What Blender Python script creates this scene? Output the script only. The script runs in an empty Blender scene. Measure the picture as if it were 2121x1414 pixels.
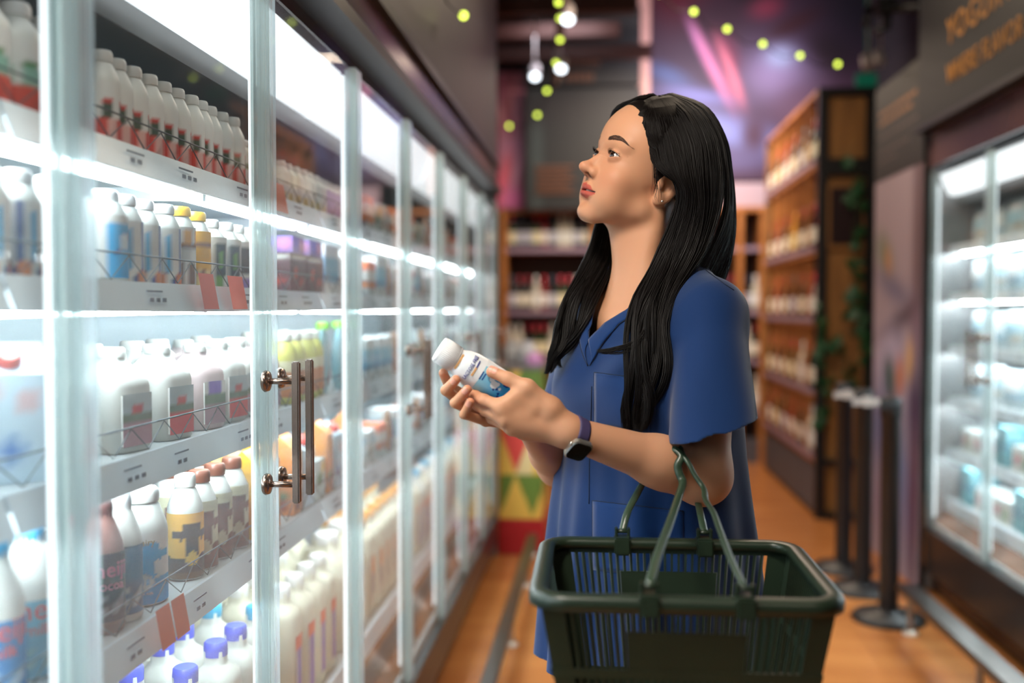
import bpy, bmesh, math, random
import numpy as np
from mathutils import Vector, Matrix, Euler

# ------------------------------------------------------------------ camera, world, lights
SC = bpy.context.scene
COL = SC.collection
F = 35.0 / 36.0 * 2121.0
CAM_LOC = Vector((0, 0, 1.33))
CAM_ROT = Euler((math.radians(90 - 1.86), 0, math.radians(5.11)), 'XYZ')
RM = CAM_ROT.to_matrix()
cam_data = bpy.data.cameras.new('camera')
cam_data.lens = 35.0; cam_data.sensor_width = 36.0; cam_data.sensor_fit = 'HORIZONTAL'
cam_data.clip_start = 0.05; cam_data.clip_end = 60
cam_data.dof.use_dof = True
cam_data.dof.focus_distance = 1.62
cam_data.dof.aperture_fstop = 1.5
camera = bpy.data.objects.new('camera', cam_data)
camera.location = CAM_LOC; camera.rotation_euler = CAM_ROT
COL.objects.link(camera); SC.camera = camera

SC.view_settings.view_transform = 'Standard'
SC.view_settings.look = 'None'
SC.view_settings.gamma = 1.0
SC.view_settings.use_curve_mapping = False
SC.view_settings.exposure = 0.0
cy = SC.cycles
cy.use_denoising = True
cy.max_bounces = 8; cy.diffuse_bounces = 3; cy.glossy_bounces = 4
cy.transmission_bounces = 4; cy.transparent_max_bounces = 24
cy.caustics_reflective = False; cy.caustics_refractive = False
cy.sample_clamp_indirect = 4.0

world = bpy.data.worlds.new('world'); SC.world = world
world.use_nodes = True
world.node_tree.nodes['Background'].inputs[0].default_value = (0.30, 0.26, 0.30, 1)
world.node_tree.nodes['Background'].inputs[1].default_value = 0.12

def lamp(name, loc, target, size, power, color, size_y=None, spread=180):
    d = bpy.data.lights.new(name, 'AREA'); d.energy = power; d.color = color
    d.shape = 'RECTANGLE'; d.size = size; d.size_y = size_y or size; d.spread = math.radians(spread)
    o = bpy.data.objects.new(name, d); o.location = loc
    o.rotation_euler = (Vector(target) - Vector(loc)).to_track_quat('-Z', 'Y').to_euler()
    COL.objects.link(o); return o

WARM = (1.0, 0.80, 0.60); COOL = (0.86, 0.96, 1.0)
# key, fill and rim lamps added for the shopper, and the shop lighting further back
lamp('added_key_lamp', (-0.46, 0.75, 2.35), (0.10, 1.70, 1.42), 0.40, 30, (1.0, 0.90, 0.78))
lamp('added_fill_lamp', (0.95, -0.5, 2.9), (0.2, 1.8, 1.1), 0.6, 6, WARM)
lamp('added_rim_lamp', (0.9, 3.0, 3.1), (0.2, 1.8, 1.3), 0.4, 4, WARM)
lamp('ceiling_light_middle', (0.45, 4.6, 3.2), (0.45, 4.6, 0), 0.8, 40, WARM)
lamp('ceiling_light_back', (0.5, 7.4, 3.2), (0.6, 8.0, 0.6), 1.0, 70, WARM)
lamp('mural_light', (1.0, 7.9, 3.4), (1.0, 9.2, 3.0), 0.8, 30, (0.92, 0.85, 1.0))

# ------------------------------------------------------------------ helpers
def ray(px, py):
    return RM @ Vector(((px - 1060.5) / F, -(py - 707.0) / F, -1.0))
def C(px, py, d):            # point seen at a pixel at depth d along the lens axis
    return CAM_LOC + ray(px, py) * d
def onX(px, py, X): r = ray(px, py); return CAM_LOC + r * (X / r.x)
def onY(px, py, Y): r = ray(px, py); return CAM_LOC + r * (Y / r.y)
def onZ(px, py, Z): r = ray(px, py); return CAM_LOC + r * ((Z - CAM_LOC.z) / r.z)
def yx(px, X): return onX(px, 640, X).y

def lin(c): c /= 255.0; return c / 12.92 if c <= 0.04045 else ((c + 0.055) / 1.055) ** 2.4
def S(r, g, b): return (lin(r), lin(g), lin(b))

MATS = {}
def M(name, color=(0.8, 0.8, 0.8), rough=0.5, metal=0.0, emit=None, strength=0.0, trans=0.0, spec=0.5,
      noise=None, sss=0.0, coat=0.0, attr=False, sheen=0.0, bump=None):
    if name in MATS: return MATS[name]
    m = bpy.data.materials.new(name); m.use_nodes = True
    nt = m.node_tree; b = nt.nodes['Principled BSDF']
    b.inputs['Base Color'].default_value = (*color, 1)
    b.inputs['Roughness'].default_value = rough
    b.inputs['Metallic'].default_value = metal
    b.inputs['Specular IOR Level'].default_value = spec
    b.inputs['Coat Weight'].default_value = coat
    b.inputs['Sheen Weight'].default_value = sheen
    if trans: b.inputs['Transmission Weight'].default_value = trans
    if emit:
        b.inputs['Emission Color'].default_value = (*emit, 1); b.inputs['Emission Strength'].default_value = strength
    if sss:
        b.inputs['Subsurface Weight'].default_value = sss
        b.inputs['Subsurface Radius'].default_value = (1.0, 0.35, 0.18)
        b.inputs['Subsurface Scale'].default_value = 0.008
    if attr:
        a = nt.nodes.new('ShaderNodeAttribute'); a.attribute_name = 'Col'
        nt.links.new(a.outputs['Color'], b.inputs['Base Color'])
    if noise:
        sc_, c2, amt = noise[:3]
        tc = nt.nodes.new('ShaderNodeTexCoord'); mp = nt.nodes.new('ShaderNodeMapping')
        mp.inputs['Scale'].default_value = noise[3] if len(noise) > 3 else (1, 1, 1)
        n = nt.nodes.new('ShaderNodeTexNoise'); n.inputs['Scale'].default_value = sc_; n.inputs['Detail'].default_value = 4
        mx = nt.nodes.new('ShaderNodeMix'); mx.data_type = 'RGBA'
        mx.inputs['A'].default_value = (*color, 1); mx.inputs['B'].default_value = (*c2, 1)
        rr = nt.nodes.new('ShaderNodeMapRange'); rr.inputs['From Min'].default_value = 0.35; rr.inputs['From Max'].default_value = 0.65
        rr.inputs['To Max'].default_value = amt
        nt.links.new(tc.outputs['Object'], mp.inputs[0]); nt.links.new(mp.outputs[0], n.inputs['Vector'])
        nt.links.new(n.outputs['Fac'], rr.inputs[0]); nt.links.new(rr.outputs[0], mx.inputs['Factor'])
        nt.links.new(mx.outputs['Result'], b.inputs['Base Color'])
    if bump:
        n = nt.nodes.new('ShaderNodeTexNoise'); n.inputs['Scale'].default_value = bump[0]
        bp = nt.nodes.new('ShaderNodeBump'); bp.inputs['Strength'].default_value = bump[1]; bp.inputs['Distance'].default_value = bump[2]
        tc = nt.nodes.new('ShaderNodeTexCoord'); nt.links.new(tc.outputs['Object'], n.inputs['Vector'])
        nt.links.new(n.outputs['Fac'], bp.inputs['Height']); nt.links.new(bp.outputs[0], b.inputs['Normal'])
    MATS[name] = m; return m

def glass_material(name, tint, rough=0.0, ior=1.45, film=0.0):
    m = bpy.data.materials.new(name); m.use_nodes = True; nt = m.node_tree; nt.nodes.clear()
    out = nt.nodes.new('ShaderNodeOutputMaterial'); mix = nt.nodes.new('ShaderNodeMixShader')
    tr = nt.nodes.new('ShaderNodeBsdfTransparent'); tr.inputs[0].default_value = (*tint, 1)
    gl = nt.nodes.new('ShaderNodeBsdfGlossy'); gl.inputs['Roughness'].default_value = rough
    fr = nt.nodes.new('ShaderNodeFresnel'); ge = nt.nodes.new('ShaderNodeNewGeometry'); mr = nt.nodes.new('ShaderNodeMapRange')
    mr.inputs['To Min'].default_value = ior; mr.inputs['To Max'].default_value = 1.0 / ior
    nt.links.new(ge.outputs['Backfacing'], mr.inputs[0]); nt.links.new(mr.outputs[0], fr.inputs[0])
    nt.links.new(fr.outputs[0], mix.inputs[0]); nt.links.new(tr.outputs[0], mix.inputs[1]); nt.links.new(gl.outputs[0], mix.inputs[2])
    last = mix
    if film:
        df = nt.nodes.new('ShaderNodeBsdfTranslucent'); df.inputs[0].default_value = (0.9, 0.95, 0.97, 1)
        m2 = nt.nodes.new('ShaderNodeMixShader'); m2.inputs[0].default_value = film
        nt.links.new(mix.outputs[0], m2.inputs[1]); nt.links.new(df.outputs[0], m2.inputs[2]); last = m2
    nt.links.new(last.outputs[0], out.inputs[0]); MATS[name] = m; return m

class MB:
    """collects shapes; build() links them as one mesh object"""
    def __init__(s): s.v = []; s.f = []; s.c = []; s.smooth = []
    def add(s, vs, fs, col=None, smooth=False, mtx=None):
        n = len(s.v)
        vs = [Vector(v) for v in vs]
        if mtx is not None: vs = [mtx @ v for v in vs]
        s.v += [tuple(v) for v in vs]; s.f += [tuple(i + n for i in f) for f in fs]
        s.smooth += [smooth] * len(fs)
        if col is not None and len(col) == len(vs) and not isinstance(col[0], (int, float)): s.c += [tuple(c) for c in col]
        else: s.c += [tuple(col) if col is not None else (0.8, 0.8, 0.8)] * len(vs)
        return s
    def box(s, a, b, col=None, mtx=None, bevel=0.0):
        x0, y0, z0 = [min(p, q) for p, q in zip(a, b)]; x1, y1, z1 = [max(p, q) for p, q in zip(a, b)]
        if not bevel:
            vs = [(x0,y0,z0),(x1,y0,z0),(x1,y1,z0),(x0,y1,z0),(x0,y0,z1),(x1,y0,z1),(x1,y1,z1),(x0,y1,z1)]
            return s.add(vs, [(3,2,1,0),(4,5,6,7),(0,1,5,4),(1,2,6,5),(2,3,7,6),(3,0,4,7)], col, False, mtx)
        bm = bmesh.new(); bmesh.ops.create_cube(bm, size=1)
        for v in bm.verts: v.co = Vector((x0 + (v.co.x + .5) * (x1 - x0), y0 + (v.co.y + .5) * (y1 - y0), z0 + (v.co.z + .5) * (z1 - z0)))
        bmesh.ops.bevel(bm, geom=bm.edges[:], offset=bevel, segments=2, affect='EDGES')
        bm.verts.index_update()
        s.add([v.co for v in bm.verts], [[v.index for v in f.verts] for f in bm.faces], col, False, mtx); bm.free(); return s
    def lathe(s, prof, n=20, col=None, mtx=None, sq=0.0, sx=1.0, sy=1.0, cap0=True, cap1=True, cols=None):
        """prof: (r, z) list; sq squares the section"""
        vs = []; cc = []
        for k, (r, z) in enumerate(prof):
            for i in range(n):
                a = 2 * math.pi * (i + 0.5) / n; ca, sa = math.cos(a), math.sin(a)
                if sq:
                    q = (abs(ca) ** (2 + sq * 6) + abs(sa) ** (2 + sq * 6)) ** (-1 / (2 + sq * 6))
                    ca *= q; sa *= q
                vs.append((r * ca * sx, r * sa * sy, z)); cc.append(cols[k] if cols else (col or (.8, .8, .8)))
        fs = []
        for k in range(len(prof) - 1):
            for i in range(n):
                j = (i + 1) % n; fs.append((k*n+i, k*n+j, (k+1)*n+j, (k+1)*n+i))
        s.add(vs, fs, cc, True, mtx)
        if cap0: s.add(vs[:n], [tuple(range(n))[::-1]], cc[:n], False, mtx)
        if cap1: s.add(vs[-n:], [tuple(range(n))], cc[-n:], False, mtx)
        return s
    def tube(s, pts, rad, n=8, col=None, closed=False, mtx=None, flat=1.0, up=None, caps=True):
        pts = [Vector(p) for p in pts]; m = len(pts)
        rads = rad if isinstance(rad, (list, tuple)) else [rad] * m
        vs = []; prev = None
        for i, p in enumerate(pts):
            t = (pts[(i + 1) % m] - pts[i - 1]) if (closed or 0 < i < m - 1) else (pts[1] - pts[0] if i == 0 else pts[-1] - pts[-2])
            t.normalize()
            if prev is None:
                u = Vector(up) if up else (Vector((0, 0, 1)) if abs(t.z) < 0.9 else Vector((1, 0, 0)))
                a = t.cross(u).normalized()
            else:
                a = prev - t * prev.dot(t)
                a = a.normalized() if a.length > 1e-6 else prev
            b = t.cross(a); prev = a
            for k in range(n):
                w = 2 * math.pi * k / n
                vs.append(p + a * math.cos(w) * rads[i] + b * math.sin(w) * rads[i] * flat)
        fs = []
        for i in range(m if closed else m - 1):
            j = (i + 1) % m
            for k in range(n):
                l = (k + 1) % n; fs.append((i*n+k, i*n+l, j*n+l, j*n+k))
        if not closed and caps: fs += [tuple(range(n))[::-1], tuple(range((m-1)*n, m*n))]
        return s.add(vs, fs, col, True, mtx)
    def grid(s, fn, nu, nv, colfn=None, mtx=None, smooth=True):
        """fn(u,v)->point, colfn(u,v)->linear colour"""
        vs = []; cc = []
        for j in range(nv + 1):
            for i in range(nu + 1):
                u, v = i / nu, j / nv; vs.append(fn(u, v)); cc.append(colfn(u, v) if colfn else (.8, .8, .8))
        fs = [(j*(nu+1)+i, j*(nu+1)+i+1, (j+1)*(nu+1)+i+1, (j+1)*(nu+1)+i) for j in range(nv) for i in range(nu)]
        return s.add(vs, fs, cc, smooth, mtx)
    def sphere(s, c, r, n=10, col=None, sc=(1, 1, 1), mtx=None):
        vs = []; fs = []
        m = max(4, n // 2)
        for j in range(m + 1):
            t = math.pi * j / m
            for i in range(n):
                a = 2 * math.pi * i / n
                vs.append((c[0] + r*sc[0]*math.sin(t)*math.cos(a), c[1] + r*sc[1]*math.sin(t)*math.sin(a), c[2] + r*sc[2]*math.cos(t)))
        for j in range(m):
            for i in range(n):
                k = (i + 1) % n; fs.append((j*n+i, (j+1)*n+i, (j+1)*n+k, j*n+k))
        return s.add(vs, fs, col, True, mtx)
    def mesh(s, name):
        me = bpy.data.meshes.new(name); me.from_pydata(s.v, [], s.f)
        me.polygons.foreach_set('use_smooth', s.smooth)
        at = me.color_attributes.new('Col', 'FLOAT_COLOR', 'POINT')
        a = np.ones((len(s.v), 4), dtype=np.float32); a[:, :3] = np.array(s.c, dtype=np.float32).reshape(-1, 3)
        at.data.foreach_set('color', a.ravel())
        me.validate(); return me
    def build(s, name, mat, parent=None, loc=None, label=None):
        me = s.mesh(name); me.materials.append(mat)
        o = bpy.data.objects.new(name, me); COL.objects.link(o)
        if parent is not None: o.parent = parent
        if loc is not None: o.location = loc
        if label: o['label'] = label
        return o

def tag(o, label, cat, group=None):
    o['label'] = label; o['category'] = cat
    if group: o['group'] = group
    return o
def empty(name, loc=(0, 0, 0), rz=0.0):
    o = bpy.data.objects.new(name, None); o.location = loc; o.rotation_euler = (0, 0, rz); o.empty_display_size = 0.05
    COL.objects.link(o); return o
def structure(name, mb, mat):
    o = mb.build(name, mat); o['kind'] = 'structure'; return o
def copy_tree(o, parent=None):
    c = o.copy(); COL.objects.link(c); c.parent = parent
    for ch in o.children: copy_tree(ch, c)
    return c
def move_to(o, loc, rz=0.0): o.location = loc; o.rotation_euler = (0, 0, rz); return o

def text_mesh(body, size, thick=0.0006, align='LEFT', spacing=1.0, thin=0.0):
    cu = bpy.data.curves.new('lettering', 'FONT'); cu.body = body; cu.size = size; cu.extrude = thick
    cu.align_x = align; cu.space_character = spacing; cu.resolution_u = 3; cu.offset = -thin
    o = bpy.data.objects.new('lettering', cu); COL.objects.link(o)
    bpy.context.view_layer.update()
    me = bpy.data.meshes.new_from_object(o.evaluated_get(bpy.context.evaluated_depsgraph_get()))
    bpy.data.objects.remove(o); bpy.data.curves.remove(cu)
    return me
def text_obj(name, body, size, mat, mtx, parent=None, thick=0.0006, align='LEFT', spacing=1.0, bend=None, stretch=1.0, thin=0.0):
    me = text_mesh(body, size, thick, align, spacing, thin)
    me.materials.clear(); me.materials.append(mat)
    for v in me.vertices:
        p = v.co.copy(); p.x *= stretch
        if bend: # wrap the line round a cylinder of radius bend, axis along local Y
            a = p.x / bend; p = Vector((math.sin(a) * (bend + p.z), p.y, math.cos(a) * (bend + p.z)))
        v.co = mtx @ p
    o = bpy.data.objects.new(name, me); COL.objects.link(o)
    if parent is not None: o.parent = parent
    return o

def blobs(base, items):
    """a printed picture: soft ellipses / strokes (u, v, ru, rv, angle, colour, power) over a base colour"""
    def f(u, v):
        c = np.array(base(u, v) if callable(base) else base, dtype=float)
        for (a, b, ru, rv, ang, colr, p) in items:
            du, dv = u - a, v - b; ca, sa = math.cos(ang), math.sin(ang)
            x = (du * ca + dv * sa) / ru; y = (-du * sa + dv * ca) / rv
            w = math.exp(-((x * x + y * y) ** p))
            c = c * (1 - w) + np.array(colr) * w
        return tuple(c)
    return f

PAINT = M('printed_surface', rough=0.55, attr=True)
PAINT_GLOSS = M('glossy_print', rough=0.22, attr=True)
WHITE_PLASTIC = M('white_plastic', (0.82, 0.84, 0.82), 0.35)
# ------------------------------------------------------------------ the room shell
WOOD = M('warm_wood', S(186, 122, 66), 0.45, noise=(3.0, S(150, 92, 45), 0.7, (1, 1, 8)))
WOOD_DIM = M('plywood', S(150, 104, 52), 0.6, noise=(2.5, S(118, 78, 36), 0.8, (6, 6, 1)))
BLACK = M('black_metal', S(22, 22, 24), 0.4)
BLACK_MATT = M('black_paint', S(20, 19, 20), 0.7)
GREY = M('grey_board', S(84, 84, 92), 0.6)
STEEL = M('brushed_steel', S(150, 150, 150), 0.28, 0.9)
STEEL_DARK = M('dark_steel', S(90, 84, 80), 0.3, 0.9)
FLOORM = M('orange_wood_floor', S(190, 124, 70), 0.22, noise=(1.6, S(166, 100, 52), 0.7, (1, 4, 1)))
floor = structure('floor', MB().box((-2.2, -1.2, -0.05), (3.2, 9.6, 0.0)), FLOORM)
CEIL = M('dark_ceiling', S(34, 26, 28), 0.8)
structure('ceiling', MB().box((-2.2, -1.2, 4.7), (3.2, 9.6, 4.75)), CEIL)
structure('wall_back', MB().box((-2.2, 9.5, 0), (3.2, 9.6, 4.7)), M('dark_wall', S(40, 34, 36), 0.8))
structure('wall_right', MB().box((2.35, -1.2, 0), (2.45, 9.5, 4.7)), M('dark_wall'))
structure('wall_left', MB().box((-1.6, -1.2, 0), (-1.5, 9.5, 4.7)), M('dark_wall'))
# upper wall boxed in over the coolers, fascia and black trims
UW = M('dark_gloss_panel', S(27, 20, 24), 0.55, noise=(1.2, S(48, 32, 38), 0.9, (1, .6, 1)))
structure('wall_upper_left', MB().box((-1.5, -1.2, 2.10), (-0.55, 5.25, 4.69)), UW)
structure('trim_1', MB().box((-0.60, -1.2, 2.075), (-0.535, 5.25, 2.10)), BLACK)
structure('trim_2', MB().box((-0.60, -1.2, 1.935), (-0.525, 5.25, 1.965)), BLACK)

def panel_x(name, X, y0, y1, z0, z1, fn, side, nu=40, nv=30, thick=0.02, mat=PAINT):
    """printed board on the plane x = X between y0 and y1; side +1 faces +x"""
    mb = MB(); mb.grid(lambda u, v: (X, y0 + (y1 - y0) * u, z0 + (z1 - z0) * v), nu, nv, fn)
    b = X - side * thick
    mb.box((b, y0, z0), (X - side * 0.001, y1, z1), (0.02, 0.02, 0.02)); return mb
def panel_y(name, Y, x0, x1, z0, z1, fn, nu=40, nv=30, thick=0.02):
    mb = MB(); mb.grid(lambda u, v: (x0 + (x1 - x0) * u, Y, z0 + (z1 - z0) * v), nu, nv, fn)
    mb.box((x0, Y + 0.001, z0), (x1, Y + thick, z1), (0.02, 0.02, 0.02)); return mb

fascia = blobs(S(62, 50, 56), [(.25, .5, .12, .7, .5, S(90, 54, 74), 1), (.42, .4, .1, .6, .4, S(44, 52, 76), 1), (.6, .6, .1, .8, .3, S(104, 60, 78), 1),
                               (.75, .4, .08, .6, .2, S(46, 40, 50), 1), (.9, .5, .06, .7, 0, S(110, 70, 72), 1)])  # patches paint the mural's reflection into the fascia colour
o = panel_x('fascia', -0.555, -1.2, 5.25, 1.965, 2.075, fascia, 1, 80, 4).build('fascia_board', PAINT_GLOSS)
tag(o, 'long purple-brown fascia board with painted mural reflections running above the glass cooler doors', 'fascia')
gap_spots = blobs(S(26, 14, 20), [(.35, .5, .02, .5, 0, S(110, 40, 80), 1), (.44, .5, .025, .6, 0, S(130, 50, 90), 1), (.53, .5, .02, .5, 0, S(60, 60, 110), 1),
                                 (.63, .6, .03, .6, 0, S(90, 80, 130), 1), (.75, .5, .02, .7, 0, S(70, 40, 70), 1)])  # dark strip with coloured spots, fills the gap under the fascia
o = panel_x('valance', -0.60, -1.2, 5.25, 1.862, 1.935, gap_spots, 1, 90, 3).build('valance_board', PAINT_GLOSS)
tag(o, 'narrow dark strip with magenta and blue spots between cooler doors and fascia', 'board')

# right side: printed end wall, black sign over the glass door freezer
XR = 1.53
ye0 = max(yx(1920, 1.5), 4.83); ye1 = yx(1810, 1.5)
def lilac(u, v):
    # u 0..1 near to far, v 0..1 up
    c = blobs(S(158, 140, 150), [(.06, .80, .13, .5, .0, S(104, 82, 90), 2), (.76, .80, .20, .055, .15, S(112, 120, 104), 1.4), (.68, .78, .09, .04, .2, S(176, 126, 92), 1.3), (.55, .71, .40, .035, .1, S(112, 104, 128), 1),
        (.35, .635, .50, .030, -.10, S(74, 56, 66), 1.3), (.46, .60, .09, .045, .3, S(62, 46, 50), 1.6), (.05, .60, .18, .08, .2, S(120, 96, 112), 1.2),
        (.55, .50, .40, .12, 0, S(176, 164, 190), 1.5), (.62, .475, .14, .065, .1, S(60, 84, 74), 1.8), (.40, .49, .10, .055, 0, S(184, 112, 76), 1.6), (.22, .53, .08, .06, 0, S(206, 160, 108), 1.5), (.55, .40, .16, .035, 0, S(120, 70, 60), 1.4),
        (.10, .42, .16, .10, 0, S(64, 54, 84), 1.4), (.80, .34, .22, .12, 0, S(92, 100, 140), 1.2), (.35, .24, .22, .14, .3, S(104, 112, 150), 1.1), (.12, .20, .10, .22, .15, S(88, 56, 84), 1.5), (.62, .14, .3, .10, 0, S(112, 96, 130), 1)])(u, v)
    return c
o = panel_x('board', 1.5, ye0, ye1, 0.0, 2.02, lilac, -1, 30, 90).build('printed_board', PAINT)
tag(o, 'tall lilac board printed with halved mushrooms and figs, beyond the freezer', 'board')
o = panel_x('board', 1.497, ye0, ye1, 2.02, 2.52, lambda u, v: S(32 + 5 * v, 28 + 9 * v, 30), -1, 4, 4).build('wall_sign', PAINT)  # green-yellow glow painted in towards the top
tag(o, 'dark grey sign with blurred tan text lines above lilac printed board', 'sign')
tan = M('tan_lettering', S(150, 106, 72), 0.6); tan2 = M('dull_lettering', S(100, 84, 84), 0.6)
R_SIGN = Matrix(((0, 0, -1), (-1, 0, 0), (0, 1, 0))).to_4x4()   # text runs towards the camera (-y), faces -x
def sign_text(parent, body, size, y, z, X, mat, stretch=1.0, spacing=1.0):
    return text_obj('lettering', body, size, mat, Matrix.Translation((X, y, z)) @ R_SIGN, parent, 0.002, 'LEFT', spacing, stretch=stretch, thin=size * .006)
sgn = o
for k, (z, w) in enumerate(((2.36, .62), (2.31, .55), (2.24, .6), (2.16, .5), (2.11, .3))):
    mb = MB()   # far lines of small print read as dashes
    yy = ye1 - 0.08; random.seed(k)
    while yy > ye1 - 0.08 - w:
        l = random.uniform(.03, .08); mb.box((1.4955, yy - l, z), (1.4968, yy, z + (.022 if k < 2 else .012))); yy -= l + .016
    mb.build('text_line', tan if k < 2 else tan2, sgn)

sb = panel_x('sign', 1.47, 0.9, ye0 - 0.005, 2.17, 4.68, lambda u, v: S(20, 21, 22), -1, 4, 4, 0.03).build('freezer_sign', PAINT)
tag(sb, 'large black sign above the freezer reading YOGURT in thin orange letters', 'sign')
orange = M('orange_lettering', S(176, 120, 50), 0.6)
pY = onX(1962, 95, 1.47); pE = onX(2121, 40, 1.47)
sign_text(sb, 'YOGURT', 0.155, pY.y, pY.z - 0.0, 1.468, orange, 1.0, 1.15)
pW = onX(1962, 176, 1.47)
sign_text(sb, 'WHERE FLAVOR', 0.118, pW.y, pW.z, 1.468, orange, 0.86, 1.06)
structure('trim_3', MB().box((1.455, 0.9, 2.145), (1.53, ye0, 2.17)), BLACK)
ff = blobs(S(92, 66, 68), [(.55, .5, .12, .9, 0, S(140, 96, 84), 1), (.3, .5, .12, .9, 0, S(150, 100, 88), 1), (.85, .5, .1, 1, 0, S(64, 44, 58), 1), (.1, .5, .1, .8, 0, S(90, 60, 62), 1)])
o = panel_x('fascia', 1.52, 0.9, ye0 - .01, 1.985, 2.145, ff, -1, 50, 5).build('fascia_board', PAINT_GLOSS)
tag(o, 'reddish brown glossy fascia board above the freezer doors', 'fascia')

# back of the shop
def back(name, Y, px0, py0, px1, py1, fn, nu=30, nv=30, thick=0.04):
    a = onY(px0, py1, Y); b = onY(px1, py0, Y)
    return panel_y(name, Y, a.x, b.x, a.z, b.z, fn, nu, nv, thick)
mur = blobs(lambda u, v: tuple(np.array(S(74, 44, 66)) * (1 - .55 * v) + np.array(S(14, 8, 14)) * .55 * v), [
    (.12, .92, .14, .16, 0, S(84, 8, 26), 1), (.42, .97, .10, .13, 0, S(8, 4, 8), 1.5), (.30, .80, .12, .12, 0, S(46, 12, 30), 1.2),
    (.08, .52, .11, .045, -.5, S(78, 92, 138), 1.2), (.34, .24, .34, .08, -.35, S(128, 134, 190), 1.2), (.20, .42, .16, .035, -.2, S(120, 120, 176), 1.2),
    (.55, .52, .14, .13, 0, S(150, 130, 168), 1.1), (.56, .60, .06, .05, 0, S(176, 186, 222), 1.1), (.33, .62, .05, .1, .3, S(120, 46, 70), 1.2),
    (.24, .62, .018, .16, .42, S(222, 150, 210), 1.5), (.27, .56, .022, .2, .40, S(226, 130, 168), 1.5), (.345, .53, .024, .16, .34, S(240, 128, 146), 1.6), (.30, .60, .010, .14, .38, S(60, 30, 60), 1.5),
    (.45, .22, .06, .11, 0, S(74, 40, 62), 1.6), (.38, .10, .14, .06, 0, S(96, 86, 126), 1.3), (.62, .76, .14, .04, .5, S(60, 22, 30), 1.5), (.78, .62, .08, .12, .9, S(40, 18, 26), 1.5), (.5, .84, .07, .05, .3, S(120, 40, 60), 1.2),
    (.66, .35, .12, .12, 0, S(110, 80, 100), 1.2), (.9, .85, .2, .3, 0, S(30, 24, 36), 1.2)])
o = back('mural', 9.1, 1345, -60, 1835, 376, mur, 90, 70).build('mural_board', PAINT)
tag(o, 'huge purple wall print of pink squid arms high on the back wall', 'mural')
ban = blobs(S(150, 92, 108), [(.5, .93, .6, .1, 0, S(110, 40, 56), 1.3), (.4, .78, .5, .08, .4, S(150, 84, 90), 1), (.4, .63, .6, .05, -.7, S(120, 36, 50), 1.3), (.12, .7, .12, .04, -.7, S(196, 140, 150), 1), (.5, .45, .5, .1, 0, S(168, 116, 144), 1),
    (.2, .2, .35, .14, .5, S(214, 96, 118), 1.2), (.7, .28, .25, .1, .6, S(210, 150, 176), 1), (.55, .08, .4, .09, 0, S(214, 110, 168), 1)])
o = back('banner', 8.7, 1031, 148, 1088, 436, ban, 14, 50, 0.02).build('pink_banner', PAINT)
tag(o, 'narrow pink and magenta flower print banner at the end of the cooler aisle', 'banner')
pillar = back('pillar', 8.75, 1322, -40, 1347, 400, lambda u, v: S(210 - 90 * v * v, 160 - 80 * v * v, 150 - 70 * v * v) if False else S(196, 150, 138), 2, 2, 0.1)
structure('trim_4', pillar, M('pale_pink_pillar', S(200, 152, 138), 0.5))
o = back('board', 8.6, 1088, 14, 1328, 178, lambda u, v: S(12, 10, 10) if v < .8 else S(40, 38, 36), 6, 10, 0.06).build('shop_sign', PAINT)
tag(o, 'upper black shop sign board with dim brown lettering on back wall', 'sign')
for (py, x0, w) in ((128, 1172, 62), (160, 1172, 50)):
    a = onY(x0, py + 9, 8.59); b = onY(x0 + w, py - 9, 8.59); mb = MB(); x = a.x; random.seed(py)
    while x < b.x: l = .035; mb.box((x, 8.588, a.z), (x + l, 8.598, b.z)); x += .05
    mb.build('text_line', M('brown_lettering', S(92, 56, 36), 0.6), o)
scr = blobs(S(20, 21, 21), [(.1, .5, .06, .7, 0, S(48, 58, 58), 2), (.2, .85, .5, .15, 0, S(26, 22, 22), 1.5)])  # upright grey streak is glare painted on the board
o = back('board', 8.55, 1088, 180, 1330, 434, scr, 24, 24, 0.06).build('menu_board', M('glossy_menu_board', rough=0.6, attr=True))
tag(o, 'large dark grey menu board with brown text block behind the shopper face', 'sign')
mb = MB()
for k in range(7):
    a = onY(1110, 402 - k * 9, 8.54); b = onY(1192 - (k % 3) * 8, 396 - k * 9, 8.54); mb.box((a.x, 8.535, a.z), (b.x, 8.545, b.z))
mb.build('text_block', M('brown_lettering'), o)
lampo = lamp('menu_board_light', C(1165, 60, 7.0), C(1165, 320, 8.3), 0.5, 7, (0.9, 0.9, 1.0))

o = back('board', 9.0, 1460, 378, 1586, 461, lambda u, v: S(186, 166, 178), 2, 2).build('wall_panel', M('pale_board', S(190, 168, 176), 0.5))
tag(o, 'pale pink blank panel above the wooden panel at back of the shop', 'panel')
o = back('board', 8.98, 1440, 461, 1586, 548, lambda u, v: (0, 0, 0), 2, 2).build('wall_panel', WOOD)
tag(o, 'honey brown wooden panel at the back beneath the pale panel', 'panel')

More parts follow.
